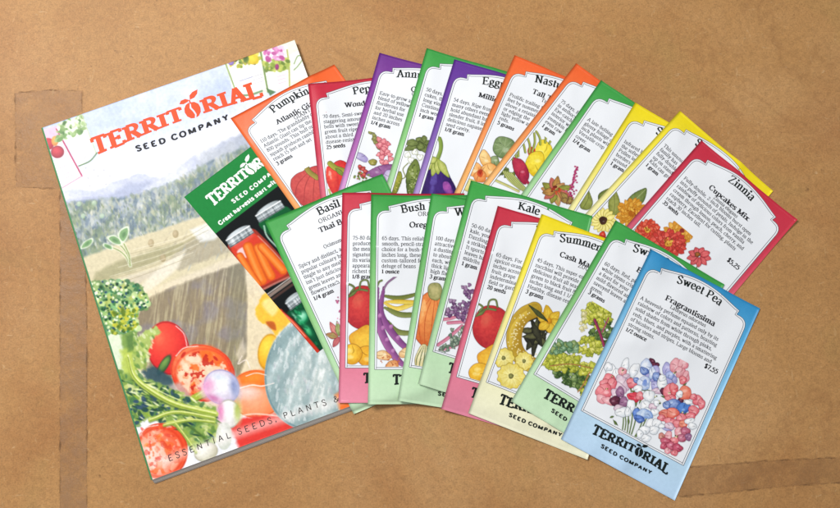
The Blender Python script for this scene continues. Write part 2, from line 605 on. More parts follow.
# where each sheet lies: corner, edge along its head, edge down its side (mm)
LAY = {
    'catalog': (-291.0, 204.0, 193.0, 71.0, 96.7, -263.6),
    'leaflet': (-179.1, 149.6, 72.0, 57.3, 103.1, -117.8),
    'pumpkin': (-145.8, 211.4, 78.8, 44.6, 92.7, -129.8),
    'pepper': (-86.7, 238.6, 92.1, 13.3, 19.5, -155.7),
    'annual': (-31.7, 265.4, 90.0, -24.4, -41.3, -152.9),
    'cuke': (5.2, 268.9, 89.9, -26.0, -43.2, -153.3),
    'egg': (26.8, 260.2, 89.5, -26.8, -45.4, -152.3),
    'nast': (74.0, 263.7, 85.8, -36.9, -63.0, -145.6),
    'beet': (122.1, 257.3, 74.4, -56.4, -96.1, -126.0),
    'amar': (140.9, 243.3, 76.6, -53.5, -90.8, -129.9),
    'yel1': (166.9, 225.2, 79.0, -50.0, -85.5, -132.5),
    'yel2': (201.6, 219.0, 68.5, -63.8, -108.0, -116.5),
    'zinnia': (216.4, 194.6, 70.2, -61.9, -105.2, -117.4),
    'basil': (-117.3, 130.5, 88.7, 36.6, 68.6, -143.2),
    'pepper2': (-58.7, 151.9, 92.4, 0.2, -0.9, -156.4),
    'bush': (-36.8, 150.2, 92.5, 0.5, -1.2, -155.8),
    'squash': (8.5, 151.6, 91.7, -14.2, -24.9, -154.5),
    'kale': (38.8, 162.7, 91.6, -27.9, -40.3, -153.5),
    'tomato': (58.6, 142.1, 89.2, -25.7, -43.2, -151.0),
    'summer': (91.7, 136.1, 86.7, -33.5, -56.5, -148.0),
    'chard': (147.8, 131.5, 80.8, -48.3, -81.1, -134.8),
    'sweetpea': (172.7, 109.0, 81.9, -43.8, -69.9, -139.6),
}

LUMP_SEED = [0]


class Sheet:
    """a draped sheet of paper; call with the sheet's own units to get points on its top face (metres)"""

    def __init__(self, O, U, V, W, H, top, bot=None):
        self.O, self.U, self.V, self.W, self.H = np.array(O), np.array(U), np.array(V), W, H
        self.top, self.bot = top, bot

    def xy(self, s, t):
        return (self.O[0] + s * self.U[0] + t * self.V[0], self.O[1] + s * self.U[1] + t * self.V[1])

    def __call__(self, u, v, which='top'):
        s, t = np.asarray(u, float) / self.W, np.asarray(v, float) / self.H
        x, y = self.xy(s, t)
        Z = self.top if which == 'top' else self.bot
        z = bil(Z, s * (Z.shape[1] - 1), t * (Z.shape[0] - 1))
        return np.stack([x, y, z], -1) * 0.001

    def local(self, P):
        """drawing coordinates (840 wide sketch of the table) -> the sheet's own units"""
        P = np.asarray(P, float)
        z = float(np.median(self.top))
        c, s = cos(radians(9)), sin(radians(9))
        a, b = (P[:, 0] - 420) / 900, -(P[:, 1] - 254) / 900
        k = (673 - z) / (c - b * s)
        x, y = a * k, (s + b * c) * k
        M = np.linalg.inv(np.array([[self.U[0], self.V[0]], [self.U[1], self.V[1]]]))
        dx, dy = x - self.O[0], y - self.O[1]
        return np.stack([(M[0, 0] * dx + M[0, 1] * dy) * self.W, (M[1, 0] * dx + M[1, 1] * dy) * self.H], 1)


class Art:
    """an illustration brushed onto a fine mesh of the sheet; shapes are sketched in drawing coordinates"""
    U0, V0, U1, V1, ST = 8.2, 84.0, 116.8, 173.8, 0.42

    def __init__(self, sheet):
        self.sheet = sheet
        self.u = np.arange(self.U0, self.U1, self.ST)
        self.v = np.arange(self.V0, self.V1, self.ST)
        self.G, self.Hh = np.meshgrid(self.u, self.v)
        self.C = np.tile(lin((238, 241, 245)) ** (1 / 1.12), self.G.shape + (1,))
        self.M = np.zeros(self.G.shape)

    def box(self, P, pad=1.5):
        a, b = P.min(0) - pad, P.max(0) + pad
        i0, i1 = np.searchsorted(self.u, (a[0], b[0]))
        j0, j1 = np.searchsorted(self.v, (a[1], b[1]))
        return (slice(j0, j1), slice(i0, i1)) if i1 > i0 and j1 > j0 else None

    def blend(self, bx, m, col):
        m = m[..., None]
        self.C[bx] = self.C[bx] * (1 - m) + col * m
        self.M[bx] = np.maximum(self.M[bx], m[..., 0])

    def poly(self, loop, c1, c2, rings=(0, 1), light=(0, 0)):
        """star-shaped loop filled from centre colour c1 to edge colour c2"""
        L = np.asarray(loop, float)
        L = self.sheet.local(np.vstack([L, L.mean(0) + np.asarray(light)]))
        L, lc = L[:-1], L[-1]
        bx = self.box(L)
        if bx is None:
            return
        c = L.mean(0)
        d = L - c
        an, R = np.arctan2(d[:, 1], d[:, 0]), np.hypot(d[:, 0], d[:, 1])
        o = np.argsort(an)
        an, R = an[o], R[o]
        x, y = self.G[bx] - c[0], self.Hh[bx] - c[1]
        r = np.hypot(x, y)
        Rb = np.interp(np.arctan2(y, x), an, R, period=2 * pi)
        m = np.clip(.5 + (Rb - r) / .55, 0, 1)
        k = .75
        q = np.clip(np.hypot(self.G[bx] - c[0] * (1 - k) - lc[0] * k, self.Hh[bx] - c[1] * (1 - k) - lc[1] * k) / np.maximum(Rb, .3) / 1.15, 0, 1) ** 1.6
        q = np.clip(q + (vnoise(self.G[bx], self.Hh[bx], 1.7, 5) - .5) * .5, 0, 1)[..., None]
        a, b = lin(c1), lin(c2)
        self.blend(bx, m, a * (1 - q) + b * q)

    def strip(self, pts, w, c=(0, 0, 0), c2=None, taper=False, closed=False):
        L = self.sheet.local(np.asarray(pts, float))
        bx = self.box(L, w + 1)
        if bx is None:
            return
        x, y = self.G[bx], self.Hh[bx]
        best = np.full(x.shape, 1e9)
        side = np.zeros(x.shape)
        n = len(L) - 1
        for i in range(n):
            e = L[i + 1] - L[i]
            t = np.clip(((x - L[i, 0]) * e[0] + (y - L[i, 1]) * e[1]) / max(e @ e, 1e-9), 0, 1)
            dx, dy = x - L[i, 0] - t * e[0], y - L[i, 1] - t * e[1]
            hw = w / 2 * (math.sin(pi * min(max((i + .5) / n * .9 + .05, 0), 1)) ** .6 if taper else 1)
            d = np.hypot(dx, dy) - hw
            s_ = (dx * -e[1] + dy * e[0]) / max(math.hypot(*e), 1e-9) / max(w / 2, .1)
            side = np.where(d < best, s_, side)
            best = np.minimum(best, d)
        m = np.clip(.5 - best / .55, 0, 1) * min(1, w / .55)
        q = np.clip(.5 + side * .5, 0, 1)[..., None]
        a, b = lin(c), lin(c2 if c2 is not None else c)
        self.blend(bx, m, b * (1 - q) + a * q)

    def B(self, cx, cy, rx, ry, ang, c1, c2, out='5a4a40', wob=.06, n=22, ow=.45, light=(-.2, -.25)):
        a = np.linspace(0, 2 * pi, n, endpoint=False)
        r = 1 + wob * np.sin(a * 3 + RNG.random() * 6) + wob * .6 * np.sin(a * 5 + RNG.random() * 6)
        ca, sa = cos(radians(ang)), sin(radians(ang))

        def loop(e):
            x, y = (rx + e) * r * np.cos(a), (ry + e) * r * np.sin(a)
            return np.stack([cx + x * ca - y * sa, cy + x * sa + y * ca], 1)
        if out:
            self.poly(loop(ow), out, out, rings=(0, 1))
        self.poly(loop(0), c1, c2, light=(light[0] * rx, light[1] * ry))
        if out and rx > 2.6 and ry > 2.2:
            # a pale bloom, a darker fold and a broken ink line, as a pen and wash drawing has
            k = RNG.uniform(0, 2 * pi)
            hx, hy = cx + rx * .32 * cos(k), cy + ry * .32 * sin(k)
            pale = np.array([int(c1[i:i + 2], 16) for i in (0, 2, 4)]) * .45 + 255 * .55
            dark = np.array([int(c2[i:i + 2], 16) for i in (0, 2, 4)]) * .8
            if min(rx, ry) < 14:
                b = np.linspace(0, 2 * pi, 12, endpoint=False)
                rr = min(rx, ry) * .3
                self.poly(np.stack([hx + rr * 1.3 * np.cos(b), hy + rr * .8 * np.sin(b)], 1), tuple(pale * .6 + np.array([int(c1[i:i + 2], 16) for i in (0, 2, 4)]) * .4), c1)
                k2 = k + RNG.uniform(1.6, 4.4)
                p0 = np.array([cx + rx * .85 * cos(k2), cy + ry * .85 * sin(k2)])
                p1 = np.array([cx + rx * .1 * cos(k2 + .8), cy + ry * .1 * sin(k2 + .8)])
                p2 = (p0 + p1) / 2 + RNG.normal(0, rr * .4, 2)
                self.strip(catmull([p0, p2, p1], False, 4), .7, tuple(dark), None, True)
        return self

    def P(self, pts, c1, c2, out='5a4a40', n=4, ow=.4):
        L = catmull(pts, True, n)[:-1]
        if out:
            c = L.mean(0)
            d = L - c
            self.poly(c + d * (1 + ow / np.maximum(np.linalg.norm(d, axis=1, keepdims=True), 1)), out, out, rings=(0, 1))
        self.poly(L, c1, c2)
        return self

    def S(self, pts, w, c, c2=None, taper=False, out=None):
        L = catmull(pts, False, 6) if len(pts) > 2 else np.array(pts, float)
        if out:
            self.strip(L, w + .8, out, None, taper)
        self.strip(L, w, c, c2, taper)
        return self

    def leaf(self, x0, y0, x1, y1, w, c1, c2, out='4a4a38', vein=True):
        p0, p1 = np.array([x0, y0], float), np.array([x1, y1], float)
        d = p1 - p0
        nr = np.array([-d[1], d[0]]) / np.linalg.norm(d)
        prof = [(0, 0), (.18, .6), (.42, 1), (.7, .75), (1, 0)]
        L = [p0 + d * t + nr * w / 2 * k * RNG.uniform(.85, 1.15) for t, k in prof]
        L += [p0 + d * t - nr * w / 2 * k * RNG.uniform(.85, 1.15) for t, k in prof[-2:0:-1]]
        self.P(L, c1, c2, out, n=3)
        if vein:
            self.strip([p0 + d * .1, p0 + d * .9], .35, out or c2)
        return self

    def flower(self, cx, cy, r, n, c1, c2, cc, layers=3, squash=.85, ang=0, rc=.2, out='7a3020'):
        for k in range(layers):
            rr = r * (1 - k * .27)
            m = max(6, n - k * 3)
            for i in range(m):
                a = 2 * pi * (i + .5 * (k % 2)) / m + RNG.uniform(-.12, .12)
                L = rr * RNG.uniform(.88, 1.06)
                x, y = L * .66 * cos(a), L * .66 * sin(a) * squash
                self.B(cx + x, cy + y, L * .36, rr * .2 * 12 / m + .5, math.degrees(math.atan2(y, x)), c1 if (i + k) % 2 else c2, c2, out, .04, 10, .3)
        self.B(cx, cy, r * rc, r * rc * squash, 0, cc, cc, None)
        return self

    def sprinkle(self, cx, cy, rx, ry, n, r, cols, ang=0, seed=None):
        for i in range(n):
            a, q = RNG.uniform(0, 2 * pi), RNG.random() ** .5
            x, y = rx * q * cos(a), ry * q * sin(a)
            ca, sa = cos(radians(ang)), sin(radians(ang))
            c = cols[i % len(cols)]
            self.B(cx + x * ca - y * sa, cy + x * sa + y * ca, r * RNG.uniform(.6, 1.3), r * RNG.uniform(.6, 1.2), RNG.uniform(0, 180), c, c, None, .15, 8)
        return self

    def finish(self, name, parent, off):
        nu, nv = len(self.u), len(self.v)
        P = self.sheet(self.G.ravel(), self.Hh.ravel())
        P[:, 2] += off
        F = grid_faces(nu, nv)
        on = (self.M.ravel() > .01)[F].any(1)
        F = F[on]
        used, inv = np.unique(F, return_inverse=True)
        return mesh_obj(name, P[used], inv.reshape(F.shape), M_ART, parent, cols=self.C.reshape(-1, 3)[used] ** 1.12)


def root(name, O, label, cat, group=None):
    e = bpy.data.objects.new(name, None)
    COL.objects.link(e)
    e.empty_display_size = .02
    return tag(e, label, cat, group)


def rooted(e, O):
    """move the Empty to the thing's own corner while its parts keep their places"""
    e.location = O
    for ch in e.children:
        ch.location = (-O[0], -O[1], -O[2])


# ------------------------------------------------------------------ the table top
def table():
    m, nt, b = mat('hardboard')
    tc = add(nt, 'ShaderNodeTexCoord')
    L = nt.links.new

    def noise(scale, detail=4, rough=.55, dist=0.0, vec=None):
        n = add(nt, 'ShaderNodeTexNoise')
        n.inputs['Scale'].default_value = scale
        n.inputs['Detail'].default_value = detail
        n.inputs['Roughness'].default_value = rough
        n.inputs['Distortion'].default_value = dist
        L(vec or tc.outputs['Object'], n.inputs['Vector'])
        return n.outputs[0]

    def ramp(v, stops):
        r = add(nt, 'ShaderNodeValToRGB')
        e = r.color_ramp.elements
        e[0].position, e[0].color = stops[0][0], (*stops[0][1], 1)
        e[1].position, e[1].color = stops[-1][0], (*stops[-1][1], 1)
        for p, c in stops[1:-1]:
            x = e.new(p)
            x.color = (*c, 1)
        L(v, r.inputs[0])
        return r.outputs[0]

    def mix(a, c, f, mode='MIX'):
        x = add(nt, 'ShaderNodeMix', data_type='RGBA', blend_type=mode)
        x.inputs[0].default_value = 1
        if isinstance(f, float):
            x.inputs[0].default_value = f
        else:
            L(f, x.inputs[0])
        for v, s in ((a, x.inputs[6]), (c, x.inputs[7])):
            if isinstance(v, tuple):
                s.default_value = (*v, 1)
            else:
                L(v, s)
        return x.outputs[2]
    g = lambda x: (x, x, x)
    big = noise(7, 5, .6)
    base = ramp(big, [(.3, tuple(lin('ac7e4c'))), (.5, tuple(lin('b58753'))), (.7, tuple(lin('be9260')))])
    # reddish blotches, fibres, fine grain
    base = mix(base, tuple(lin('9c6638')), ramp(noise(3.6, 7, .66, .8), [(.47, g(0)), (.66, g(.6))]))
    base = mix(base, tuple(lin('9a8a4e')), ramp(noise(17, 3, .5), [(.58, g(0)), (.75, g(.25))]))
    fine = noise(850, 3, .7)
    base = mix(base, ramp(fine, [(.3, g(.76)), (.5, g(1)), (.7, g(1.12))]), 1.0, 'MULTIPLY')
    mid = noise(260, 4, .65, .8)
    base = mix(base, ramp(mid, [(.32, g(.86)), (.5, g(1)), (.68, g(1.11))]), 1.0, 'MULTIPLY')
    # pale straw fibres and dark flecks
    mp = add(nt, 'ShaderNodeMapping')
    mp.inputs['Rotation'].default_value = (0, 0, .7)
    mp.inputs['Scale'].default_value = (1, 3.2, 1)
    L(tc.outputs['Object'], mp.inputs[0])
    base = mix(base, tuple(lin('e0c296')), ramp(noise(120, 2, .5, 1.5, mp.outputs[0]), [(.68, g(0)), (.78, g(.36))]))
    mp2 = add(nt, 'ShaderNodeMapping')
    mp2.inputs['Rotation'].default_value = (0, 0, -.5)
    mp2.inputs['Scale'].default_value = (3.5, 1, 1)
    L(tc.outputs['Object'], mp2.inputs[0])
    base = mix(base, tuple(lin('d8b88a')), ramp(noise(95, 2, .5, 1.2, mp2.outputs[0]), [(.68, g(0)), (.78, g(.32))]))
    base = mix(base, tuple(lin('6e4c2e')), ramp(noise(170, 2, .5), [(.72, g(0)), (.80, g(.7))]))
    # old water marks: thin wandering brown tide lines
    def tide(scale, lo, amt, off):
        mp = add(nt, 'ShaderNodeMapping')
        mp.inputs['Location'].default_value = (off, off * .7, 0)
        L(tc.outputs['Object'], mp.inputs[0])
        v = noise(scale, 5, .6, .3, mp.outputs[0])
        mk = ramp(v, [(.488, g(0)), (.5, g(amt)), (.506, g(amt * .25)), (.52, g(0))])
        gate = ramp(noise(4.3, 2, .5, 0, mp.outputs[0]), [(lo, g(0)), (lo + .06, g(1))])
        return mix(mk, gate, 1.0, 'MULTIPLY')
    base = mix(base, tuple(lin('845a34')), tide(3.2, .54, .26, 3.7))
    base = mix(base, tuple(lin('8a5c36')), tide(5.5, .56, .24, 9.1))
        # hairline pale scratches
    mp3 = add(nt, 'ShaderNodeMapping')
    mp3.inputs['Rotation'].default_value = (0, 0, .95)
    mp3.inputs['Scale'].default_value = (1.2, 160, 1)
    L(tc.outputs['Object'], mp3.inputs[0])
    base = mix(base, tuple(lin('e2c8a4')), ramp(noise(3, 2, .5, 0, mp3.outputs[0]), [(.76, g(0)), (.80, g(.35))]))
    L(base, b.inputs['Base Color'])
    b.inputs['Roughness'].default_value = .55
    b.inputs['Specular IOR Level'].default_value = .3
    bp = add(nt, 'ShaderNodeBump')
    bp.inputs['Strength'].default_value = .25
    bp.inputs['Distance'].default_value = .0004
    L(mid, bp.inputs['Height'])
    L(bp.outputs[0], b.inputs['Normal'])
    V = [(x, y, z) for z in (0, -.018) for x, y in ((-1.3, -.75), (1.3, -.75), (1.3, 1.0), (-1.3, 1.0))]
    F = [(0, 1, 2, 3), (7, 6, 5, 4), (0, 4, 5, 1), (1, 5, 6, 2), (2, 6, 7, 3), (3, 7, 4, 0)]
    o = mesh_obj('table_top', V, F, m, smooth=False)
    tag(o, 'brown hardboard table top with stains and tape marks', 'table top', None, 'structure')


def ground_pt(px, py, z=0.0):
    c, s = cos(radians(9)), sin(radians(9))
    a, b = (px - 420) / 900, -(py - 254) / 900
    k = (673 - z) / (c - b * s)
    return a * k, (s + b * c) * k


def tape(outline, label, tint, alpha, z):
    m, nt, b = mat('old_tape')
    tc = add(nt, 'ShaderNodeTexCoord')
    n = add(nt, 'ShaderNodeTexNoise')
    n.inputs['Scale'].default_value = 60
    n.inputs['Detail'].default_value = 6
    n.inputs['Roughness'].default_value = .7
    nt.links.new(tc.outputs['Object'], n.inputs['Vector'])
    r = add(nt, 'ShaderNodeMapRange')
    r.inputs['From Min'].default_value = .35
    r.inputs['From Max'].default_value = .65
    r.inputs['To Min'].default_value = alpha - .2
    r.inputs['To Max'].default_value = alpha + .2
    nt.links.new(n.outputs[0], r.inputs['Value'])
    nt.links.new(r.outputs[0], b.inputs['Alpha'])
    b.inputs['Base Color'].default_value = (*lin(tint), 1)
    b.inputs['Roughness'].default_value = .4
    bp = add(nt, 'ShaderNodeBump')
    bp.inputs['Strength'].default_value = .8
    bp.inputs['Distance'].default_value = .0015
    nt.links.new(n.outputs[0], bp.inputs['Height'])
    nt.links.new(bp.outputs[0], b.inputs['Normal'])
    # ragged outline
    P = np.array(outline, float)
    out = []
    for i in range(len(P)):
        a, c = P[i], P[(i + 1) % len(P)]
        k = max(2, int(np.linalg.norm(c - a) / 3))
        for j in range(k):
            q = a + (c - a) * j / k
            out.append(q + RNG.normal(0, .22, 2))
    xy = np.array([ground_pt(*q) for q in out]) * .001
    n_ = len(xy)
    V = [(x, y, z + .00006) for x, y in xy] + [(x, y, z + .00001) for x, y in xy]
    F = [tuple(range(n_))] + [(i, i + n_, (i + 1) % n_ + n_, (i + 1) % n_) for i in range(n_)]
    o = mesh_obj('tape_strip', V, F, m, smooth=False)
    # grime caught along the tape's edges: a thin uneven rim
    md, nt, b = mat('tape_grime')
    tc = add(nt, 'ShaderNodeTexCoord')
    n = add(nt, 'ShaderNodeTexNoise')
    n.inputs['Scale'].default_value = 130
    n.inputs['Detail'].default_value = 5
    nt.links.new(tc.outputs['Object'], n.inputs['Vector'])
    r = add(nt, 'ShaderNodeMapRange')
    r.inputs['From Min'].default_value = .42
    r.inputs['From Max'].default_value = .68
    r.inputs['To Min'].default_value = 0
    r.inputs['To Max'].default_value = .4
    nt.links.new(n.outputs[0], r.inputs['Value'])
    nt.links.new(r.outputs[0], b.inputs['Alpha'])
    b.inputs['Base Color'].default_value = (*lin('6a4c32'), 1)
    b.inputs['Roughness'].default_value = .9
    c = xy.mean(0)
    q = np.vstack([xy, xy[:1]])
    d = np.gradient(q, axis=0)
    d /= np.linalg.norm(d, axis=1, keepdims=True)
    nr = np.stack([-d[:, 1], d[:, 0]], 1)
    w = RNG.uniform(.0003, .0010, len(q))[:, None]
    VV = np.vstack([q + nr * w, q - nr * w])
    m_ = len(q)
    VV = np.column_stack([VV, np.full(len(VV), z + .00009)])
    mesh_obj('grime_edge', VV, np.array([(i, i + m_, i + 1 + m_, i + 1) for i in range(m_ - 1)]), md, o)
    tag(o, label, 'tape', 'old tape strips stuck to the table')


# ------------------------------------------------------------------ packets
def contour():
    """left half of the panel's top edge in packet units, then mirrored"""
    left = [(6, 26), (6.4, 23.2), (7.4, 20.6), (9.2, 18.6), (11.6, 17.2), (14.6, 16.6), (18.6, 16.5), (17.6, 11.9)]
    a = np.linspace(0, 1, 12)
    arc = [(17.6 + 44.9 * t, 11.9 - 8.6 * math.sin(t * pi / 2) ** 1.1) for t in a[1:]]
    L = left + arc
    R = [(125 - u, v) for u, v in L[::-1][1:]]
    return np.array(L + R)


CONT = contour()
PB = 176.0


def packet(key, stops, label, group, title, sub, body, qty, latin=None, price=None, art=None, u_title=None, u_sub=None,
           b0=44.5, pitch=5.6, crease=None):
    O, U, V = (LAY[key][0:2], LAY[key][2:4], LAY[key][4:6])
    sd = LUMP_SEED[0] = LUMP_SEED[0] + 1
    ph = RNG.random(8) * 6.28

    def lump(s, t):
        h = .16 * np.sin(s * 9 + ph[0] + 2 * t) * np.sin(t * 13 + ph[1]) + .10 * np.sin(s * 17 + ph[2]) * np.sin(t * 11 + ph[3] + 5 * s)
        # seeds gather near the foot of the envelope
        h = h + .35 * np.exp(-((t - .87) / .06) ** 2) * np.sin(s * 14 + ph[4]) * .5
        # fold ridge of the bottom flap
        h = h - .16 * np.exp(-((t - .965) / .012) ** 2)
        if crease:
            for (cs, ct, ang, dep, wd) in crease:
                d = (s - cs) * cos(ang) + (t - ct) * 1.7 * sin(ang)
                e = -(s - cs) * sin(ang) + (t - ct) * 1.7 * cos(ang)
                h = h + .6 * dep * np.exp(-(d / wd) ** 2) * np.exp(-(e / .25) ** 2)
        return h
    cz = RNG.uniform(0, 1, 4) ** 2 * 2.0
    old = lump

    def lump(s, t):
        h = old(s, t) * 1.35
        return h + .22 * np.sin(t * 5 + ph[5]) * (s - .5) + .14 * np.sin(s * 6 + ph[6]) * (t - .4)

    def curl(s, t):
        # corners and the foot of the envelope lift a little
        h = (.2 + .15 * np.sin(s * 11 + ph[7])) * np.clip((t - .93) / .07, 0, 1) ** 1.5
        for (a_, b_), c_ in zip(((0, 0), (1, 0), (0, 1), (1, 1)), cz):
            h = h + c_ * np.clip(1 - np.hypot(s - a_, (t - b_) * 1.7) / .34, 0, 1) ** 2
        return h
    bot, top = drape(O, U, V, lump=lump, nu=41, nv=67, curl=curl)
    s = Sheet(O, U, V, 125.0, 210.0, top, bot)
    e = root('seed_packet', O, label, 'seed packet', group)
    # envelope: top and bottom sheets joined round the edge
    nv, nu = top.shape
    gu, gv = np.meshgrid(np.linspace(0, 125, nu), np.linspace(0, 210, nv))
    A = s(gu.ravel(), gv.ravel())
    B = s(gu.ravel(), gv.ravel(), 'bot')
    F = grid_faces(nu, nv)
    n = nu * nv
    rim = list(range(nu)) + [nu * k + nu - 1 for k in range(1, nv)] + [nu * (nv - 1) + k for k in range(nu - 2, -1, -1)] + [nu * k for k in range(nv - 2, 0, -1)]
    R = np.array([(a, b, b + n, a + n) for a, b in zip(rim, rim[1:] + rim[:1])])[:, ::-1]
    uv = np.stack([gu.ravel() / 125, 1 - gv.ravel() / 210], 1)
    env = mesh_obj('envelope', np.vstack([A, B]), np.vstack([F, F[:, ::-1] + n, R]), envelope_mat('envelope_paper', [(1 - p, c) for p, c in stops[::-1]]), e,
             uv=np.vstack([uv, uv]))
    # white printed panel
    rows = np.linspace(0, 1, 70)
    vv = CONT[None, :, 1] + (PB - CONT[None, :, 1]) * rows[:, None]
    ub = np.linspace(6, 119, len(CONT))
    kk = np.clip(rows / .12, 0, 1)[:, None]
    uu = CONT[None, :, 0] * (1 - kk) + ub[None, :] * kk
    pn = mesh_obj('front_panel', s(uu.ravel(), vv.ravel()) + [0, 0, .00011], grid_faces(len(CONT), len(rows)), M_PANEL, e)
    # the double line round the panel
    ink = Ink()

    def rule(inset, w):
        c = np.array([62.5, 95])
        P = CONT.copy()
        L = np.vstack([P, [(119, v) for v in np.linspace(30, PB, 30)], [(u, PB) for u in np.linspace(117, 8, 30)], [(6, v) for v in np.linspace(PB, 30, 30)], P[:1]])
        d = np.gradient(L, axis=0)
        d /= np.maximum(np.linalg.norm(d, axis=1, keepdims=True), 1e-9)
        nr = np.stack([-d[:, 1], d[:, 0]], 1)
        L = L + nr * inset
        for i in range(len(L) - 1):
            ink.strip(L[i:i + 2], w)
    rule(0, .45)
    rule(1.9, .5)
    ink.place(s, 'border_line', M_LINE, pn, .00015, dz=0.0)
    if title:
        ink = Ink()
        if u_title is None:
            ink.text(title, 62.5, 15.0, 7.9, 'title', anchor='c', xs=1.03, arc=15)
        else:
            ink.text(title, u_title, 15.0, 7.9, 'title', xs=1.03, arc=15)
        ink.place(s, 'title_lettering', M_BOLD, pn, .00019)
    ink = Ink()
    for k, line in enumerate(sub or []):
        t_, size, vv_, us = line
        st = 'bold' if size > 4.3 else 'body'
        if us is None:
            ink.text(t_, 62.5, vv_, size * 1.04, st, anchor='c', xs=1.17 if st == 'bold' else 1.05)
        else:
            ink.text(t_, us, vv_, size * 1.04, st, xs=1.17 if st == 'bold' else 1.05)
    if ink.n:
        ink.place(s, 'variety_lettering', M_TEXT, pn, .00019)
    ink = Ink()
    v = b0
    for line in body:
        ink.text(line, 11.6, v, 3.7, 'body', xs=1.01)
        v += pitch
    ink.place(s, 'description_text', M_GREY, pn, .00019)
    ink = Ink()
    ink.text(qty, 11.6, v, 3.8, 'bodybold', xs=1.04)
    ink.place(s, 'quantity_text', M_TEXT, pn, .00019)
    if price:
        Ink().text(price, 98, 80, 4.6, 'bodybold').place(s, 'price_text', M_TEXT, pn, .00019)
    if art:
        a = Art(s)
        art(a)
        a.finish('illustration', pn, .00017)
    ink = Ink()
    logo(ink, 24, 181.2, 84, (1, 0), 10.2, 7.2)
    ink.text('SEED COMPANY', 66, 198.4, 3.2, 'sansbold', width=56, track=9, anchor='c', base=lambda t: .8 * (1 - t * t))
    ink.place(s, 'brand_lettering', M_BOLD, env, .00021)
    c0 = s(np.array([0.0]), np.array([0.0]), 'bot')[0]
    rooted(e, c0)
    return s


GREEN = [(0, '3c9f46'), (.2, '54b058'), (.5, '94cf86'), (.8, 'bfe3b6'), (1, 'cbe8c2')]
RED = [(0, 'c82c42'), (.35, 'd04258'), (.7, 'de7088'), (1, 'e88ca4')]
ORANGE = [(0, 'f2642c'), (.3, 'f28048'), (.65, 'f8b468'), (1, 'fad8a4')]
PURPLE = [(0, '6d2d8c'), (.25, '8b42a0'), (.55, 'c078bc'), (1, 'e0aad8')]
VIOLET = [(0, '5f2d92'), (.3, '7248a8'), (.65, 'a68acb'), (1, 'd0bee6')]
YELLOW = [(0, 'f4de16'), (.3, 'f6e748'), (.6, 'f8f0a4'), (.85, 'f2f0c8'), (1, 'f0eed0')]
BLUE = [(0, '2f90c8'), (.22, '5cb2e0'), (.55, 'a0d0ee'), (.85, 'bddcf2'), (1, 'bddaf4')]


# ------------------------------------------------------------------ illustrations (drawing coordinates)
def art_pumpkin(a):
    a.B(317, 189, 25, 22, 20, 'd8625c', 'b83c40', '7a2c28')
    for k in (-14, -7, 0, 7, 13):
        a.S([(316 + k * .5, 172), (314 + k * 1.2, 186), (313 + k * 1.3, 204)], .6, '9c3034', taper=True)
    a.S([(305.5, 165), (309, 172), (317, 178)], 5, 'b0a050', '8c8238', out='5c5428')


def art_pepper(a):
    a.B(343, 180, 15, 17, -15, 'e2413a', 'c02830', '80181c')
    a.B(333, 181, 6, 14, -12, 'ea5a48', 'cf3034', None)
    a.B(331, 177, 1.6, 5, -12, 'f4b0a0', 'ea5a48', None)
    a.S([(329.5, 191), (331.5, 197)], 2, 'b8c070')
    a.S([(330.5, 165), (336, 169.5), (343, 172)], 5, 'b4b448', '8c9030', out='5c6020')
    a.leaf(336, 170, 345, 178, 4, '8fa040', '70842c')


def art_annual(a):
    for i in range(12):
        a.B(371 + i * .9 + RNG.normal(0, 1), 132 + i * 1.5 + RNG.normal(0, 1), 2, 1.6, 40, 'a8a868', '8c8c50', '6a6a40')
    for i in range(26):
        t = RNG.random()
        a.B(379 + 8 * t + RNG.normal(0, 3.2), 141 + 22 * t + RNG.normal(0, 2.6), 2.6, 2.2, RNG.uniform(0, 180), 'f0a8ac', 'd87480', 'a04858', .15)
    a.B(361, 158, 8, 3.2, 28, 'c4bcdc', 'a89ccc', '8478a0')
    a.B(373, 163, 4, 3, 0, 'b8b060', '8a8840')
    for i in range(10):
        a.B(364 + RNG.normal(0, 3.4), 172 + RNG.normal(0, 2.6), 1.8, 1.6, 0, 'e0706a', 'c04a50', '7a3a30')
    a.B(381, 172, 14, 5.5, -18, 'a878a8', '8a5088', '5a3058')
    a.B(390, 178, 7, 7, 0, 'd8cce4', 'b8a4d0', '8878a0')
    a.sprinkle(362, 178, 8, 5, 14, 1.2, ['6a8040', '8a9a58', 'b05050'])


def art_cuke(a):
    for i in range(14):
        a.leaf(418 + RNG.normal(0, 3), 144 + RNG.normal(0, 2), 418 + RNG.uniform(-15, 14), 146 + RNG.uniform(-12, 9), 7, '8c9a5c', '5e6e38', '3c4424')
    for x, y in ((408, 156), (415, 153), (420, 158), (411, 161)):
        a.B(x, y, 2.8, 2.6, 0, 'ffffff', 'e4ead8', '8c8c60', .15)
    a.S([(408, 164), (403, 170), (405, 178), (396, 181)], 1.1, '8c9048')
    a.B(413, 180, 6.2, 20, 6, '8a9a50', '566a30', '343c1c')
    a.sprinkle(413, 180, 4.5, 17, 46, .6, ['3a4a20', 'c0c890', '4a5a28'], 6)
    a.B(396, 184, 4.6, 12, 18, 'b0b04c', '7c8834', '4a5020')
    a.sprinkle(396, 184, 3, 9, 14, .5, ['5a6a28', 'd0cc80'], 18)


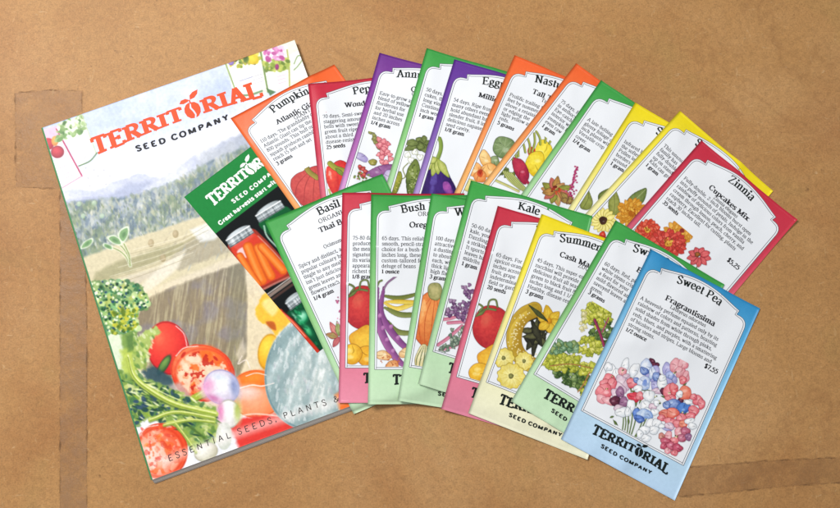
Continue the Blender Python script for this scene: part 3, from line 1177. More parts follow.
def art_egg(a):
    a.P([(433, 163), (443, 164), (450, 178), (456, 191), (451, 203), (434, 207), (423, 200), (422, 184), (426, 172)], '4a2c7e', '2e1656', '1c0c38')
    a.B(433, 186, 3.4, 15, 8, '6a58a8', '4a2c7e', None)
    a.B(448, 190, 4, 9, -25, 'b460b0', '6a3c90', None)
    a.S([(436.5, 134), (440.5, 142), (440.5, 151), (437, 161)], 3.6, '9cb45c', '7c9440', out='56682c')
    a.B(436.5, 134.5, 2.6, 1.6, 10, 'a8b470', '788840')
    for x1, y1 in ((424, 172), (432, 177), (438, 175), (449, 178), (427, 163)):
        a.leaf(437, 159, x1, y1, 6.5, 'ccd080', '9aaa48', '606a2c', vein=False)


def art_nast(a):
    a.B(504, 148, 11.5, 10.5, 0, '94a878', '6e8658', '4c5c3c', .05)
    for k in range(9):
        t = k * .7
        a.S([(504, 149), (504 + 10 * cos(t), 148 + 9.4 * sin(t))], .4, 'b4c49c')
    a.B(494, 162, 5, 5, 0, 'a4b488', '7c9060', '4c5c3c')
    a.B(485, 159.5, 5, 8.5, -20, 'f8dca0', 'eeb868', 'a06a30')
    a.B(474, 170, 7, 7, 0, 'f8cc90', 'eda860', 'a06a30')
    a.B(489, 171, 7.5, 7, 0, 'f6cc88', 'eaa052', 'a06a30')
    a.B(480, 177, 6, 6, 0, 'f4b070', 'e08848', 'a06a30')
    a.B(480, 174, 3, 4, 0, 'c03c20', 'd86838', None)
    for k in range(5):
        a.S([(480, 175), (478 + k * 1.6, 168 + (k % 2))], .4, '9c2c18')
    a.B(470, 186, 8, 6, 0, 'f0e4a0', 'd8c870', 'a08040')
    a.S([(462, 192), (468, 182)], 1, 'a0b070')


def art_beet(a):
    a.B(543, 153, 9, 12, 8, 'f8ea60', 'e8cc28', 'a08c20')
    a.B(531, 152, 4, 5, 0, 'e05040', 'c83038', None)
    a.B(535, 164, 9, 12.5, 12, 'f8e858', 'e2c024', 'a08c20')
    a.B(520.5, 171, 6.4, 14, -24, 'c8405c', 'a02848', '641830')
    a.S([(524, 178), (531, 188)], 3, 'b03450', 'a02848', taper=True)
    for x, y, x1, y1 in ((516, 158, 509, 146), (518, 157, 514, 140), (525, 153, 518, 136), (529, 153, 527, 138), (532, 152, 534, 134), (540, 145, 536, 132), (545, 143, 543, 131), (549, 144, 551, 133), (512, 160, 503, 153)):
        a.S([(x, y), ((x + x1) / 2 + 1.5, (y + y1) / 2), (x1, y1)], 1.7, 'c4c86c', '8c9a40', out='60682c')
    for i in range(22):
        a.B(501 + RNG.normal(0, 4), 172 + RNG.normal(0, 3.4), 1.9, 1.5, RNG.uniform(0, 180), '8c9c50', '607034', '3c4824', .2)
    for k in range(5):
        a.S([(503 + k * 2, 172 + k * .5), (509 + k * 3, 181 + k), (520 + k * 2.5, 190 + k)], 1.5, 'd4d890', '98a858', out='68703c')
    a.S([(495, 181), (506, 186), (518, 192)], 2, 'e4e0a0', 'b4b468', out='7c8048')


def art_amar(a):
    for i in range(12):
        an = radians(-170 + i * 31 + RNG.uniform(-6, 6))
        r = RNG.uniform(13, 19)
        c = [('c4ba68', 'c87860'), ('a8a850', '7c8038'), ('dc8870', 'b85858'), ('cc9c58', '98743c')][i % 4]
        a.leaf(555, 192, 555 + r * cos(an), 192 + r * .85 * sin(an), 7.5, *c, out='5c4830')
    a.sprinkle(556, 191, 5, 4, 14, 1.2, ['a83c28', 'd05c38', '7c2c20'])
    for i in range(60):
        t = i / 60
        a.B(577 - 9 * t + RNG.normal(0, .8 + 1.6 * t), 167 + 34 * t, 1.1, .9, 0, ['c0407c', 'd8709c', '9c2c60'][i % 3], 'a83468', None)
    for i in range(8):
        a.leaf(568, 200, 568 + RNG.uniform(-9, 9), 200 + RNG.uniform(-8, 5), 5, 'b8a45c', '8c5c40', '5c4830')


def art_yel1(a):
    a.P([(586, 188), (590, 196), (592, 204), (588, 210), (580, 208), (582, 198)], 'a0a85c', '7c8440', '505828')
    a.P([(598, 196), (604, 191), (611, 189), (607, 198), (600, 205)], '8c9650', '5c6a30', '444c24')
    a.P([(600, 212), (606, 205), (612, 206), (610, 214)], 'c0b870', '949050', '505828')
    a.S([(583, 208), (588, 198), (586, 188)], .5, '5c6430')


def art_yel2(a):
    a.P([(613, 190), (618, 199), (619, 212), (611, 216), (608, 205)], 'a8ac60', '80883c', '505828')
    a.S([(613, 191), (614, 204), (613, 214)], .5, '5c6430')
    a.P([(626, 203), (631, 196), (641, 190), (646, 189), (645, 197), (641, 204), (632, 207)], '90a060', '60743c', '40502c')
    a.S([(630, 204), (638, 197), (645, 190)], .5, 'b8c48c')
    a.flower(631, 214, 16, 22, 'eebc58', 'd89834', 'b87020', layers=4, squash=.9, out='a06820')
    a.sprinkle(631, 214, 6, 5, 18, .9, ['c88028', 'f0c860', 'a05c18'])
    for i in range(16):
        an = 2 * pi * i / 16
        a.leaf(602.5 + 3 * cos(an), 221 + 3 * sin(an), 602.5 + 13 * cos(an), 221 + 12.5 * sin(an), 5.2, 'faf0a4', 'e4d870', '9c8c3c', vein=False)
    a.B(602.5, 221, 3.6, 3.8, 0, '3c2418', '5c3820', '2c1810')
    a.B(602, 236, 3, 4, 0, 'e05038', 'c03424')


def art_zinnia(a):
    a.S([(700, 262), (694, 272), (688, 280)], 1.2, '6c8040')
    a.flower(678, 235, 15.5, 20, 'f2c468', 'dc9c3c', 'b05828', layers=4, squash=.82, out='a8742c')
    a.B(681.5, 231, 2.6, 2.4, 0, '8c3430', 'a84830', None)
    a.flower(647, 231, 14, 18, 'f08468', 'd8503c', 'e0a040', layers=4, squash=.8, out='8c2c20')
    a.sprinkle(647.5, 230, 4, 2.4, 14, .8, ['8c5c20', 'f0c860'])
    a.flower(668, 244, 18, 20, 'ec7060', 'cc4840', 'd8a040', layers=4, squash=.82, out='7c2420')
    a.sprinkle(668, 241, 5, 3.4, 22, .8, ['8c5c20', 'f0c860', 'c87830'])
    for i in range(9):
        an = 2 * pi * i / 9 + .2
        a.leaf(699 + 1.5 * cos(an), 256 + 1.5 * sin(an), 699 + 12.5 * cos(an), 257 + 10 * sin(an), 6.4, 'ee8080', 'c84c58', '7c2028')
    a.B(697.5, 254.5, 2.6, 2.2, 0, 'b87840', '7c4824')


def art_basil(a):
    a.leaf(338, 336, 330, 322, 6, 'e8a098', 'c46468', '80343c')
    a.leaf(339, 336, 337, 321, 5, 'b8c080', '849058', '4c5830')
    a.leaf(338, 337, 326, 334, 6, 'b0a868', 'b86c58', '5c4830')
    a.leaf(339, 337, 333, 347, 6, 'd88080', 'b05060', '80343c')
    a.leaf(340, 338, 348, 330, 6, '9cb070', '6c8848', '4c5830')
    a.sprinkle(337, 300, 3, 5, 8, .9, ['c87098', 'a04878'])
    a.sprinkle(340, 320, 3, 12, 14, 1.0, ['c87098', 'b05888', 'e0a0bc'])


def art_tomato_row(dx, dy, s=1.0, big=False):
    def f(a):
        X = lambda x: dx + x * s
        Y = lambda y: dy + y * s
        a.B(X(0), Y(0), 19 * s, 21.5 * s, 5, 'd84a48', 'b42c38', '702028', .02)
        a.B(X(-5), Y(-6), 6 * s, 8 * s, 20, 'e06858', 'd84a48', None)
        a.S([(X(-19), Y(-17)), (X(-15), Y(-23)), (X(-9), Y(-20)), (X(-12), Y(-15)), (X(-4), Y(-18)), (X(4), Y(-17))], 1.5, '8c9a60', '6c7c44', out='4c5830')
        a.S([(X(-4), Y(-18)), (X(-2), Y(-26)), (X(4), Y(-27)), (X(6), Y(-20))], 1.3, '8c9a60', '6c7c44', out='4c5830')
        a.leaf(X(-6), Y(-17), X(-16), Y(-10), 3, '7c8c50', '5c6c3c', vein=False)
        a.P([(X(4), Y(17)), (X(10), Y(24)), (X(14), Y(34)), (X(8), Y(44)), (X(-4), Y(44)), (X(-12), Y(37)), (X(-14), Y(28)), (X(-6), Y(22))], 'f6cc50', 'e0a030', '946420')
        a.B(X(4), Y(48), 11 * s, 10 * s, 0, 'f4c040', 'dc9828', '946420', .02)
        a.B(X(-12), Y(46), 10.5 * s, 10 * s, 0, 'f8d050', 'e2a82c', '946420', .02)
        a.B(X(-14), Y(43), 3.4 * s, 3 * s, 0, 'fbe48c', 'f6cc50', None)
    return f


def art_bush(a):
    a.S([(384, 303), (398, 309), (420, 300), (432, 297)], 4.6, 'f4e080', 'e0c040', taper=True, out='9c8430')
    a.S([(383, 296), (400, 298), (424, 292)], 4, '8c9450', '6c7838', taper=True, out='4c5428')
    a.S([(386, 302), (404, 302), (428, 303)], 4, 'f0dc70', 'dcb838', taper=True, out='9c8430')
    a.S([(385, 308), (402, 315), (428, 313)], 5, '98a060', '707c3c', taper=True, out='4c5428')
    a.S([(386, 320), (398, 332), (420, 333)], 5, '98a060', '70783c', taper=True, out='4c5428')
    a.S([(384, 288), (381, 312), (390, 330), (404, 346), (414, 350)], 6.4, 'a868a4', '7c4480', taper=True, out='4c2850')
    a.S([(378, 289), (376, 312), (384, 338), (396, 358), (406, 367)], 7.4, 'b474ac', '804884', taper=True, out='4c2850')
    for x, y in ((380, 316), (383, 328), (387, 340), (393, 351), (391, 327), (398, 338)):
        a.B(x, y, 2, 2.6, 30, 'c48cbc', '9c5c98', None)
    a.S([(376, 291), (379, 283), (382, 281)], 1.4, '7c8c48', out='4c5830')
    a.S([(384, 289), (388, 283), (397, 276)], 1.4, 'a07ca0', out='4c2850')
    a.B(383.5, 355.5, 7.5, 4.4, 12, 'f4dcae', 'e0a870', '9c6c3c')
    a.B(392.5, 366.5, 6.5, 6, -20, 'f0b880', 'd89058', '9c6c3c')
    a.B(405, 353, 6, 4.4, -30, 'f4d8a8', 'e0b078', '9c6c3c')
    a.sprinkle(390, 360, 11, 6, 22, .7, ['c87848', 'b8683c'])
    a.B(427, 348, 8, 6, 0, 'f4dcae', 'e0a870', '9c6c3c')


def art_squash(a):
    a.B(429, 320, 15, 29, 6, 'f0a05c', 'd8703c', '8c4424', .04)
    for k in (-8, -3, 3, 8):
        a.S([(434 + k * .3, 296), (429 + k * 1.2, 318), (427 + k * .8, 345)], .7, 'c45c30', taper=True)
    a.B(423, 312, 3, 12, 8, 'f8c080', 'f0a05c', None)
    a.P([(428, 289), (431, 284), (439, 284), (442, 291), (438, 300), (430, 298)], 'c8c088', '8c9058', '5c6038')
    a.B(423, 358, 7.5, 13, 14, 'f4ecc4', 'e0d098', '7c7444')
    for k in (-5, -2, 1, 4):
        a.S([(425 + k * .4, 346), (423 + k * 1.2, 358), (421 + k, 370)], .9, '5c7444', taper=True)


def art_kale(a):
    for p in ([(438, 320), (452, 318), (470, 310)], [(438, 345), (448, 338), (462, 326)], [(440, 350), (456, 345), (470, 336)], [(448, 323), (462, 322), (474, 322)]):
        a.S(p, 2.6, 'e4a0b4', 'c8708c', out='9c5068')
    for cx, cy, r, n in ((468, 292, 6, 18), (471, 304, 7, 18), (455, 309, 8, 22), (447, 314, 5, 12), (462, 316, 5, 12)):
        for i in range(n):
            a.B(cx + RNG.normal(0, r * .5), cy + RNG.normal(0, r * .55), 1.9, 1.6, RNG.uniform(0, 180), ['a07ca4', '7c5484', 'b89cb8'][i % 3], ['64406c', '8c6890'][i % 2], '4c3050', .25, 9, .3)
    for cx, cy, r, n in ((456, 340, 6, 22), (443, 350, 4, 10), (464, 330, 4, 12)):
        for i in range(n):
            a.B(cx + RNG.normal(0, r * .6), cy + RNG.normal(0, r * .5), 2, 1.6, RNG.uniform(0, 180), ['9cac98', '788c78', 'b8c4b0'][i % 3], '64786c', '4c5c50', .25, 9, .3)


def art_summer(a):
    for i in range(34):
        a.leaf(537 + RNG.normal(0, 6), 331 + RNG.normal(0, 9), 537 + RNG.normal(0, 10), 330 + RNG.normal(0, 12), 6, ['4c4c38', '34342a', '6c6c48'][i % 3], '24241c', '1c1c14', vein=False)
    a.S([(534, 310), (524, 315), (516, 326), (514, 342), (519, 355), (530, 364), (544, 368)], 15, 'ccac40', 'b08c28', out='7c6420')
    a.S([(530, 311), (520, 318), (512, 330), (511, 344)], 4, 'e0c458', 'd0b040')
    a.B(533, 310.5, 6, 6.6, 20, 'c4a83c', 'b0902c', None)
    for i in range(90):
        t = RNG.random()
        p = catmull([(530, 312), (520, 319), (515, 332), (516, 345), (524, 356), (536, 363)], False, 8)
        q = p[int(t * (len(p) - 1))] + RNG.normal(0, 2.8, 2)
        a.B(q[0], q[1], .75, .65, 0, 'f4e8b8', 'e4d08c', None, 0, 7)
    for x1, y1 in ((536, 312), (546, 305), (559, 312), (561, 324), (550, 333), (539, 329)):
        a.leaf(549, 322, x1, y1, 9, 'f0d050', 'd0a428', '947420')
    a.B(549, 321, 3, 3, 0, 'e8a828', 'b88420', None)
    a.leaf(548, 322, 528, 305, 4, '5c6438', '3c4428')

    def pan(cx, cy, rx, ry, k=9):
        th = np.linspace(0, 2 * pi, 45, endpoint=False)
        r = 1 + .07 * np.cos(th * k)
        L = np.stack([cx + rx * r * np.cos(th), cy + ry * r * np.sin(th)], 1)
        a.poly(np.stack([cx + (rx + .5) * r * np.cos(th), cy + (ry + .5) * r * np.sin(th)], 1), '947c2c', '947c2c', rings=(0, 1))
        a.poly(L, 'f8f0a8', 'e4cc50')
        for j in range(k):
            t = 2 * pi * j / k
            a.S([(cx + rx * .3 * cos(t), cy + ry * .3 * sin(t)), (cx + rx * .85 * cos(t), cy + ry * .85 * sin(t))], .4, 'd0b84c')
        a.B(cx, cy, rx * .16, ry * .18, 0, '9c9c60', '6c6c3c', '6c6030')
    pan(503.5, 358, 10.5, 9.5)
    pan(524, 361, 8.6, 9)
    pan(511, 376, 13.5, 12.5, 11)


def art_chard(a):
    def ruffle(cx, cy, rx, ry, n, cols, s=2.6, ang=0):
        ca, sa = cos(radians(ang)), sin(radians(ang))
        for i in range(n):
            t, q = RNG.uniform(0, 2 * pi), RNG.random() ** .5
            x, y = rx * q * cos(t), ry * q * sin(t)
            c = cols[int(RNG.integers(len(cols)))]
            a.B(cx + x * ca - y * sa, cy + x * sa + y * ca, s * RNG.uniform(.7, 1.4), s * RNG.uniform(.6, 1.1), RNG.uniform(0, 180), c[0], c[1], c[2], .2, 10, .3)
    YG = [('dcdc68', 'b0b440', '70782c'), ('c8cc50', '98a038', '606c28'), ('e8e484', 'c0c050', '7c8434')]
    DG = [('7c9454', '506c34', '344824'), ('a0b478', '6c8850', '40583c'), ('5c7844', '3c5830', '243818')]
    GG = [('a8c498', '7ca080', '4c6c50'), ('8cb088', '5c8460', '38583c')]
    ruffle(600, 330, 12, 18, 50, DG)
    ruffle(596, 314, 15, 13, 50, YG, 3.2)
    ruffle(583, 322, 4, 10, 10, [('f0ecc8', 'd8cc90', '9c9c60')], 2)
    a.S([(594, 320), (600, 334), (604, 346)], 2, 'b04870', '8c3058', out='5c2038')
    a.S([(608, 318), (602, 332)], 1.2, 'b04870')
    ruffle(590, 346, 14, 8, 36, YG, 3, 10)
    ruffle(563, 350, 15, 8, 44, GG + DG[1:2], 3.2, -10)
    ruffle(573, 377, 20, 9, 60, DG, 2.8, 22)
    ruffle(568, 364, 27, 7.5, 85, YG, 3.3, 8)
    a.S([(550, 366), (570, 364), (592, 368)], .9, 'b07050')
    ruffle(585, 388, 9, 7, 30, DG + YG[1:2], 2.4, 30)
    ruffle(584, 392, 4, 4, 8, YG, 2)
    a.S([(590, 372), (584, 384), (578, 392)], 1, 'c08050')


def art_sweetpea(a):
    G1, G2 = '7c9050', '54703a'
    for x0, y0, x1, y1 in ((623, 408, 622, 434), (628, 405, 627, 436), (633, 405, 629, 436), (637, 410, 631, 436), (643, 420, 634, 438), (648, 415, 636, 437), (625, 415, 625, 430)):
        a.S([(x0, y0), ((x0 + x1) / 2 + 1, (y0 + y1) / 2), (x1, y1)], 1.3, G1, G2)
    for i in range(34):
        x, y = RNG.uniform(612, 690), RNG.uniform(370, 428)
        a.leaf(x, y, x + RNG.normal(0, 6), y + RNG.normal(0, 6), 1.6, G1, G2, '3c5030', vein=False)
    R = ('f6a8ac', 'dc6474', '8c3038')
    C = ('f8a890', 'e4705c', '9c3828')
    PK = ('f4c4c8', 'e08c98', 'a05c68')
    PL = ('f0dce4', 'cdaec4', '705868')
    WH = ('ffffff', 'dce2e8', '70757c')
    BL = ('a8bce4', '5470b4', '3c4c80')
    LB = ('f0f4fc', 'a8bce0', '6c7ca4')
    LV = ('ccc8ea', '9c9cd0', '50508c')
    MR = ('7c3c54', '54243c', '38182c')
    MV = ('b488a8', '8c5c84', '5c3c5c')
    items = [
        (611, 371, 5, 6, 0, WH), (616, 374, 4, 5, 20, WH), (625, 365, 3.4, 6.5, 10, WH), (634, 370, 4, 7, 25, WH), (608, 367, 4, 4, 0, WH),
        (651.5, 361, 3, 2.4, 20, MR), (655, 365, 4, 2.6, 0, MR), (653, 374, 7, 8, 0, LV), (658, 378, 3, 5, 0, MR),
        (646, 366, 5.5, 6.5, -10, LB), (644, 371, 4.5, 3.4, 30, BL), (652, 373, 3, 6, 10, LB), (656, 377, 3.2, 5, 0, BL),
        (667, 369, 4.6, 6, 0, LV), (671, 379, 6, 5, 20, LV), (670, 375, 4, 4, 0, ('c8d0f0', '8c9cd0', '5c6ca0')),
        (676, 366, 6, 7, -15, PK), (683, 364, 5, 6, 15, PK), (680, 372, 5, 5, 0, PK), (686, 377, 3.4, 6, 10, PK), (683, 380, 3.4, 4, 0, R),
        (622, 372, 4, 4.4, 0, PK), (626, 378, 4, 4, 0, PL), (623, 383, 5, 9, -35, PL), (620, 388, 4, 7, -50, PL), (632, 383, 5.4, 4.6, 20, R),
        (636, 380, 2.6, 2.6, 0, BL), (644, 383, 6, 6.5, 0, LB), (645, 383, 2.6, 3.6, 0, ('7c98d8', 'a8bce0', None)),
        (609, 379, 6, 5, 0, R), (605, 384, 5, 5, 0, R), (612, 384, 4, 6, 0, R), (604, 391, 8, 7, 0, R), (602, 399, 6, 4, 25, PK), (609, 401, 7, 3.4, 20, PK),
        (617, 395, 5, 7, -30, PL), (615, 401, 5, 5, 0, MR), (624, 402, 4.4, 5, 0, MV), (620, 392, 4, 5, 0, MV),
        (638, 389, 4, 4, 0, WH), (634, 397, 6.5, 4.6, 8, ('ec6070', 'cc3448', '842838')), (640, 396, 4, 4, 0, R),
        (655, 386, 3.6, 5, 0, LV), (657, 391, 5, 2.6, 8, PL), (649, 396, 5.6, 5.6, 0, WH), (662, 384, 4.6, 6.5, 0, WH), (662, 378, 3.4, 3, 0, WH),
        (631, 406, 3.8, 6.5, 0, WH), (619, 408, 5.4, 3, 0, PL), (622, 412, 6.5, 4.5, -8, WH), (628, 412, 3, 4.4, 0, WH),
        (646, 405, 5.5, 4, -15, WH), (653, 407, 3.8, 3.8, 0, PL), (648, 411, 4, 3, 30, WH), (657, 403, 3, 3, 0, WH), (655, 412, 4, 3, 0, WH),
        (638, 414, 5, 5.4, -10, ('8cacec', '4468b4', '34508c')), (645, 414, 8, 4.4, 10, ('d8e6f8', '88a8dc', '5c78a8')), (640, 419, 4.4, 3.4, 25, ('7898dc', '4060a8', '34508c')),
        (663, 391, 2.4, 3.4, 0, MR), (681, 401, 2.6, 3, 0, MR), (670, 391, 6.5, 6.5, 10, R), (674, 389, 4, 6, -10, ('f4a0a0', 'dc5460', '9c3840')), (671, 398, 5.5, 3, 0, R),
        (685, 393, 7, 6.6, 0, C), (680, 394, 3, 3.4, 0, WH), (673, 404, 8, 4.6, 0, BL), (667, 405, 3.6, 3.6, 0, BL), (684, 408, 6.6, 5, -10, ('6c9ce0', '4468b4', '34508c')),
        (689, 402, 4, 2, 10, WH), (698, 400, 5, 5, 0, R), (694, 397, 3.4, 3, 0, R), (702, 404, 3.4, 5, 0, R), (694, 411, 5, 5.4, 0, R), (691, 416, 5, 3.4, 0, R),
        (667, 414, 7, 4.6, 10, ('f0a090', 'd8584c', '943830')), (662, 418, 4, 3, 20, R), (673, 413, 6, 5, -10, ('f4a898', 'e06858', '943830')), (671, 421, 7, 3, 6, R),
        (682, 418, 5, 4, 0, R), (679, 424, 5.4, 3.6, 0, R), (684, 424, 4, 4, 0, C), (690, 421, 5, 2.6, -15, WH), (693, 426, 4, 3, 20, WH),
        (668, 428, 6, 2.6, 10, LV), (670, 426, 5, 3, 20, PL), (651, 425, 4.6, 6, -5, WH), (657, 424, 4.5, 5, 0, WH), (654, 430, 5, 4, 0, WH), (645, 430, 5, 4, 0, WH), (646, 438, 5, 3.4, 15, WH), (640, 434, 3, 4, 0, WH), (662, 426, 3, 2, 0, WH),
        (680, 432, 5, 4.4, 0, PK), (686, 432, 4.4, 5, 0, ('d08098', 'a84c68', '743048')), (683, 438, 5, 3.6, 0, ('d890a4', 'a84c68', '743048')), (689, 437, 3, 3.6, 0, MV),
        (669, 436, 3.4, 5, 0, PK), (662, 436, 3, 3, 0, ('e0a498', 'c07468', '8c5048')), (675, 441, 4, 4, 0, R), (666, 442, 5, 4, 20, ('dc7c90', 'b84460', '7c3044')),
        (671, 446, 4, 4, 0, ('e08ca0', 'b84460', '7c3044')), (678, 448, 5, 4, 15, ('d87088', 'ac3c58', '7c3044')), (664, 446, 3, 3.4, 0, ('dc7c90', 'b84460', '7c3044')), (668, 451, 3, 3, 0, PK), (675, 453, 3.4, 2.6, 0, R),
    ]
    for cx, cy, rx, ry, an, c in items:
        a.B(cx, cy, rx * 1.03, ry * 1.03, an, c[0], c[1], c[2], .09, 18, .35)
        if rx > 4.4 and RNG.random() < .6:
            a.S([(cx - rx * .4, cy + ry * .3), (cx, cy - ry * .1), (cx + rx * .2, cy - ry * .6)], .35, c[1])
    for x, y in ((607, 389), (611, 377), (622, 371), (675, 373), (669, 393), (682, 412), (656, 396), (660, 402), (677, 436)):
        a.sprinkle(x, y, 1.5, 1.5, 3, .7, ['6c7c30', 'f0e8b0', '4c6028'])


# ------------------------------------------------------------------ build the packets, bottom of the pile first
BACK = 'seed packets fanned out in the back row'
FRONT = 'seed packets fanned out in the front row'


def build_packets():
    packet('pumpkin', ORANGE, 'orange bordered pumpkin seed packet lying over the catalogue', BACK, 'Pumpkin',
           [('Atlantic Giant', 5.0, 29.5, None), ('GIANT', 4.0, 34.0, 55)],
           ['110 days. The granddaddy of all', 'Atlantic Giant can tip the scales at', '800 pounds. This buff orange', 'squash produces rambling vines', 'reach 15 feet and set'], '3 grams',
           art=art_pumpkin, b0=38.8, pitch=5.7)
    packet('pepper', RED, 'red bordered pepper seed packet, second from the left in the back row', BACK, 'Pepper',
           [('Wonder Mix', 4.9, 29, 35)],
           ['70 days. Semi-sweet and', 'staggering amounts of', 'bells with sweet', 'green fruit ripens', 'about a third', 'disease-resistant'], '25 seeds', art=art_pepper, b0=39, pitch=5.5)
    packet('annual', PURPLE, 'purple bordered seed packet of pink and lilac flowers whose title starts with Ann', BACK, 'Annual Flowers',
           [('Cutting Mix', 4.9, 31, 42), ('Cut flower', 3.6, 35, 44)],
           ['Easy-to-grow and', 'blend of yellow and', 'floriferous for', 'for herbal use', 'and 20 inches', 'inches across'], '1/4 gram', art=art_annual, b0=43, pitch=5.5, u_title=24)
    packet('cuke', GREEN, 'green bordered cucumber seed packet between the two purple ones', BACK, None, None,
           ['50 days. The', 'cukes, they', 'long vines', 'Continue to', 'inch wedges'], '1 gram', art=art_cuke, b0=44, pitch=5.6)
    packet('egg', VIOLET, 'violet bordered eggplant seed packet with Egg in its title', BACK, 'Eggplant',
           [('Millionaire', 4.9, 32, 35)],
           ['54 days. Ripe from', 'many others even', 'hold abundant harvest', 'slender fruit, 8 inches', 'delicious Japanese', 'seed cavity.'], '1/8 gram', art=art_egg, b0=43.5, pitch=5.5, u_title=35)
    packet('nast', ORANGE, 'orange bordered nasturtium seed packet with a round grey-green leaf', BACK, 'Nasturtium',
           [('Tall Trailing', 4.9, 31, 32), ('Tropaeolum', 3.6, 35.5, 44)],
           ['Prolific trailing to 6', 'feet by summer or', 'above a retaining', 'or edging the', 'light yellow and', 'reds.'], '5 grams', art=art_nast, b0=43, pitch=5.5, u_title=30)
    packet('beet', ORANGE, 'orange bordered beet seed packet with red and yellow roots', BACK, None, None,
           ['75 days. Rich', 'in anthocyanin', 'Eye-catching', 'interior with', 'pumpkin hues', 'even raw'], '1 gram', art=art_beet, b0=44.5, pitch=5.5)
    packet('amar', GREEN, 'green bordered seed packet whose text starts A late-bolting, with a magenta flower spike', BACK, None, None,
           ['A late-bolting and', 'glossy foliage on', 'inch plants with', 'Versatile crop', 'cover.'], '1/4 gram', art=art_amar, b0=44.5, pitch=5.5)
    packet('yel1', YELLOW, 'yellow bordered sunflower seed packet against the green one, showing only leaves', BACK, 'Sunflower', None,
           ['Infrared blooms', 'the softest', 'Pollen less', 'borders and', 'around'], '1 gram', art=art_yel1, b0=44, pitch=5.5, u_title=34)
    packet('yel2', YELLOW, 'yellow bordered sunflower seed packet partly under the red zinnia packet', BACK, 'Sun', None,
           ['This unusual', 'family has', 'fully-doubled', 'up on standing', 'Kids can grow'], '1 gram', art=art_yel2, b0=42, pitch=5.5, u_title=34)
    packet('zinnia', RED, 'red bordered zinnia seed packet at the right end of the back row', BACK, 'Zinnia',
           [('Cupcakes Mix', 5.0, 34.5, None), ('Zinnia elegans', 3.3, 39.4, None)],
           ['Fully-double, 2-inch blooms burst open', 'into puffy mounds of petals. Indulge in the', 'rainbow of delicious colors from vanilla', 'cream through lemon, peach, cherry, and', 'raspberry. Excellent for cutting, plants', 'reach 30 inches tall.'],
           '35 seeds', price='$5.25', art=art_zinnia, b0=44.5, pitch=5.6)
    packet('basil', GREEN, 'green bordered basil seed packet lying half over the catalogue', FRONT, 'Basil',
           [('ORGANIC', 4.2, 23.5, None), ('Thai Basil', 5.0, 32.5, None), ('Ocimum basilicum', 3.4, 49, None)],
           ['Spicy and distinct, a', 'popular culinary herb', 'tingle to any meal', "isn't just delicious", 'green leaves and', 'flowers reach'], '1/4 gram', art=art_basil, b0=57.5, pitch=5.9)
    packet('pepper2', RED, 'red bordered tomato seed packet beside the basil one', FRONT, None, None,
           ['75-80 days', 'produces', 'the meaty', 'signature', 'its variable', 'appearance', 'richest so'], '1/8 gram', art=art_tomato_row(363.5, 308), b0=48.5, pitch=5.6)
    packet('bush', GREEN, 'green bordered bush bean seed packet with purple and yellow pods', FRONT, 'Bush Bean',
           [('ORGANIC', 4.2, 21.5, None), ('Oregon Blue', 5.2, 33.5, 39)],
           ['65 days. This reliable', 'smooth, pencil-straight', 'choice for a bush-type', 'inches long, these', 'custom-tailored for', 'deluge of beans'], '1 ounce', art=art_bush, b0=47, pitch=5.6, u_title=31)
    packet('squash', GREEN, 'green bordered squash seed packet with an orange gourd, title starting with W', FRONT, 'Winter Squash', None,
           ['100 days', 'attractive', 'a dusting', 'to about', 'each, with', 'thick light', 'high flavor'], '3 grams', art=art_squash, b0=46.5, pitch=5.6, u_title=27)
    packet('kale', GREEN, 'green bordered kale seed packet with purple frilled leaves', FRONT, 'Kale', None,
           ['50-60 days', 'kale, you', 'Dazzling', 'a striking', 'It sports', 'leaves has', 'midribs'], '1 gram', art=art_kale, b0=47, pitch=5.6)
    packet('tomato', RED, 'red bordered tomato seed packet between the kale and summer squash ones', FRONT, 'Tomato', None,
           ['65 days. For', 'apricot-orange', 'inches across', 'fruit, grape', 'indeterminate', 'field or garden'], '20 seeds', art=art_tomato_row(491.5, 327), b0=50, pitch=5.6)
    packet('summer', YELLOW, 'yellow bordered summer squash seed packet with patty pans', FRONT, 'Summer Squash',
           [('Cash Machine', 5.0, 34, 31), ('ZUCCHINI', 3.8, 37.5, 52)],
           ['45 days. This super-early', 'zucchini will provide', 'delicious fruit all season', 'green to black fruit 8', 'inches long and 1 1/2', 'Healthy, disease-resistant'], '3 grams', art=art_summer, b0=47, pitch=5.6, u_title=26,
           crease=[(.62, .9, .5, .8, .04), (.3, .95, 1.2, -.5, .04)])
    packet('chard', GREEN, 'green bordered chard seed packet with ruffled yellow-green leaves', FRONT, 'Swiss Chard',
           [('Bright Lights', 5.0, 35, 42)],
           ['60 days. Red, pink', 'white stems crisp', 'a feast for your', 'mild-flavored and', 'savoyed leaves a', 'green.'], '3 grams', art=art_chard, b0=46, pitch=5.6, u_title=29,
           crease=[(.45, .93, .9, -.9, .07), (.7, .9, 2.1, .7, .06), (.2, .92, .4, .6, .04)])
    packet('sweetpea', BLUE, 'blue bordered sweet pea seed packet lying on top at the right', FRONT, 'Sweet Pea',
           [('Fragrantissima', 5.2, 38.5, None), ('Lathyrus odoratus', 3.4, 43.6, None)],
           ['A heavenly perfume equaled only by its', 'rainbow of colors and patterns, boasting', 'solid shades from white through pinks,', 'reds, blues, and purples, with a smattering', 'of bicolors and stripes. Large blooms and', 'strong stems.'],
           '1/2 ounce', price='$7.55', art=art_sweetpea, b0=49.8, pitch=5.9, crease=[(.9, .9, 2.3, .7, .06), (.07, .93, .7, -.5, .06), (.97, .55, 1.5, .5, .03)])


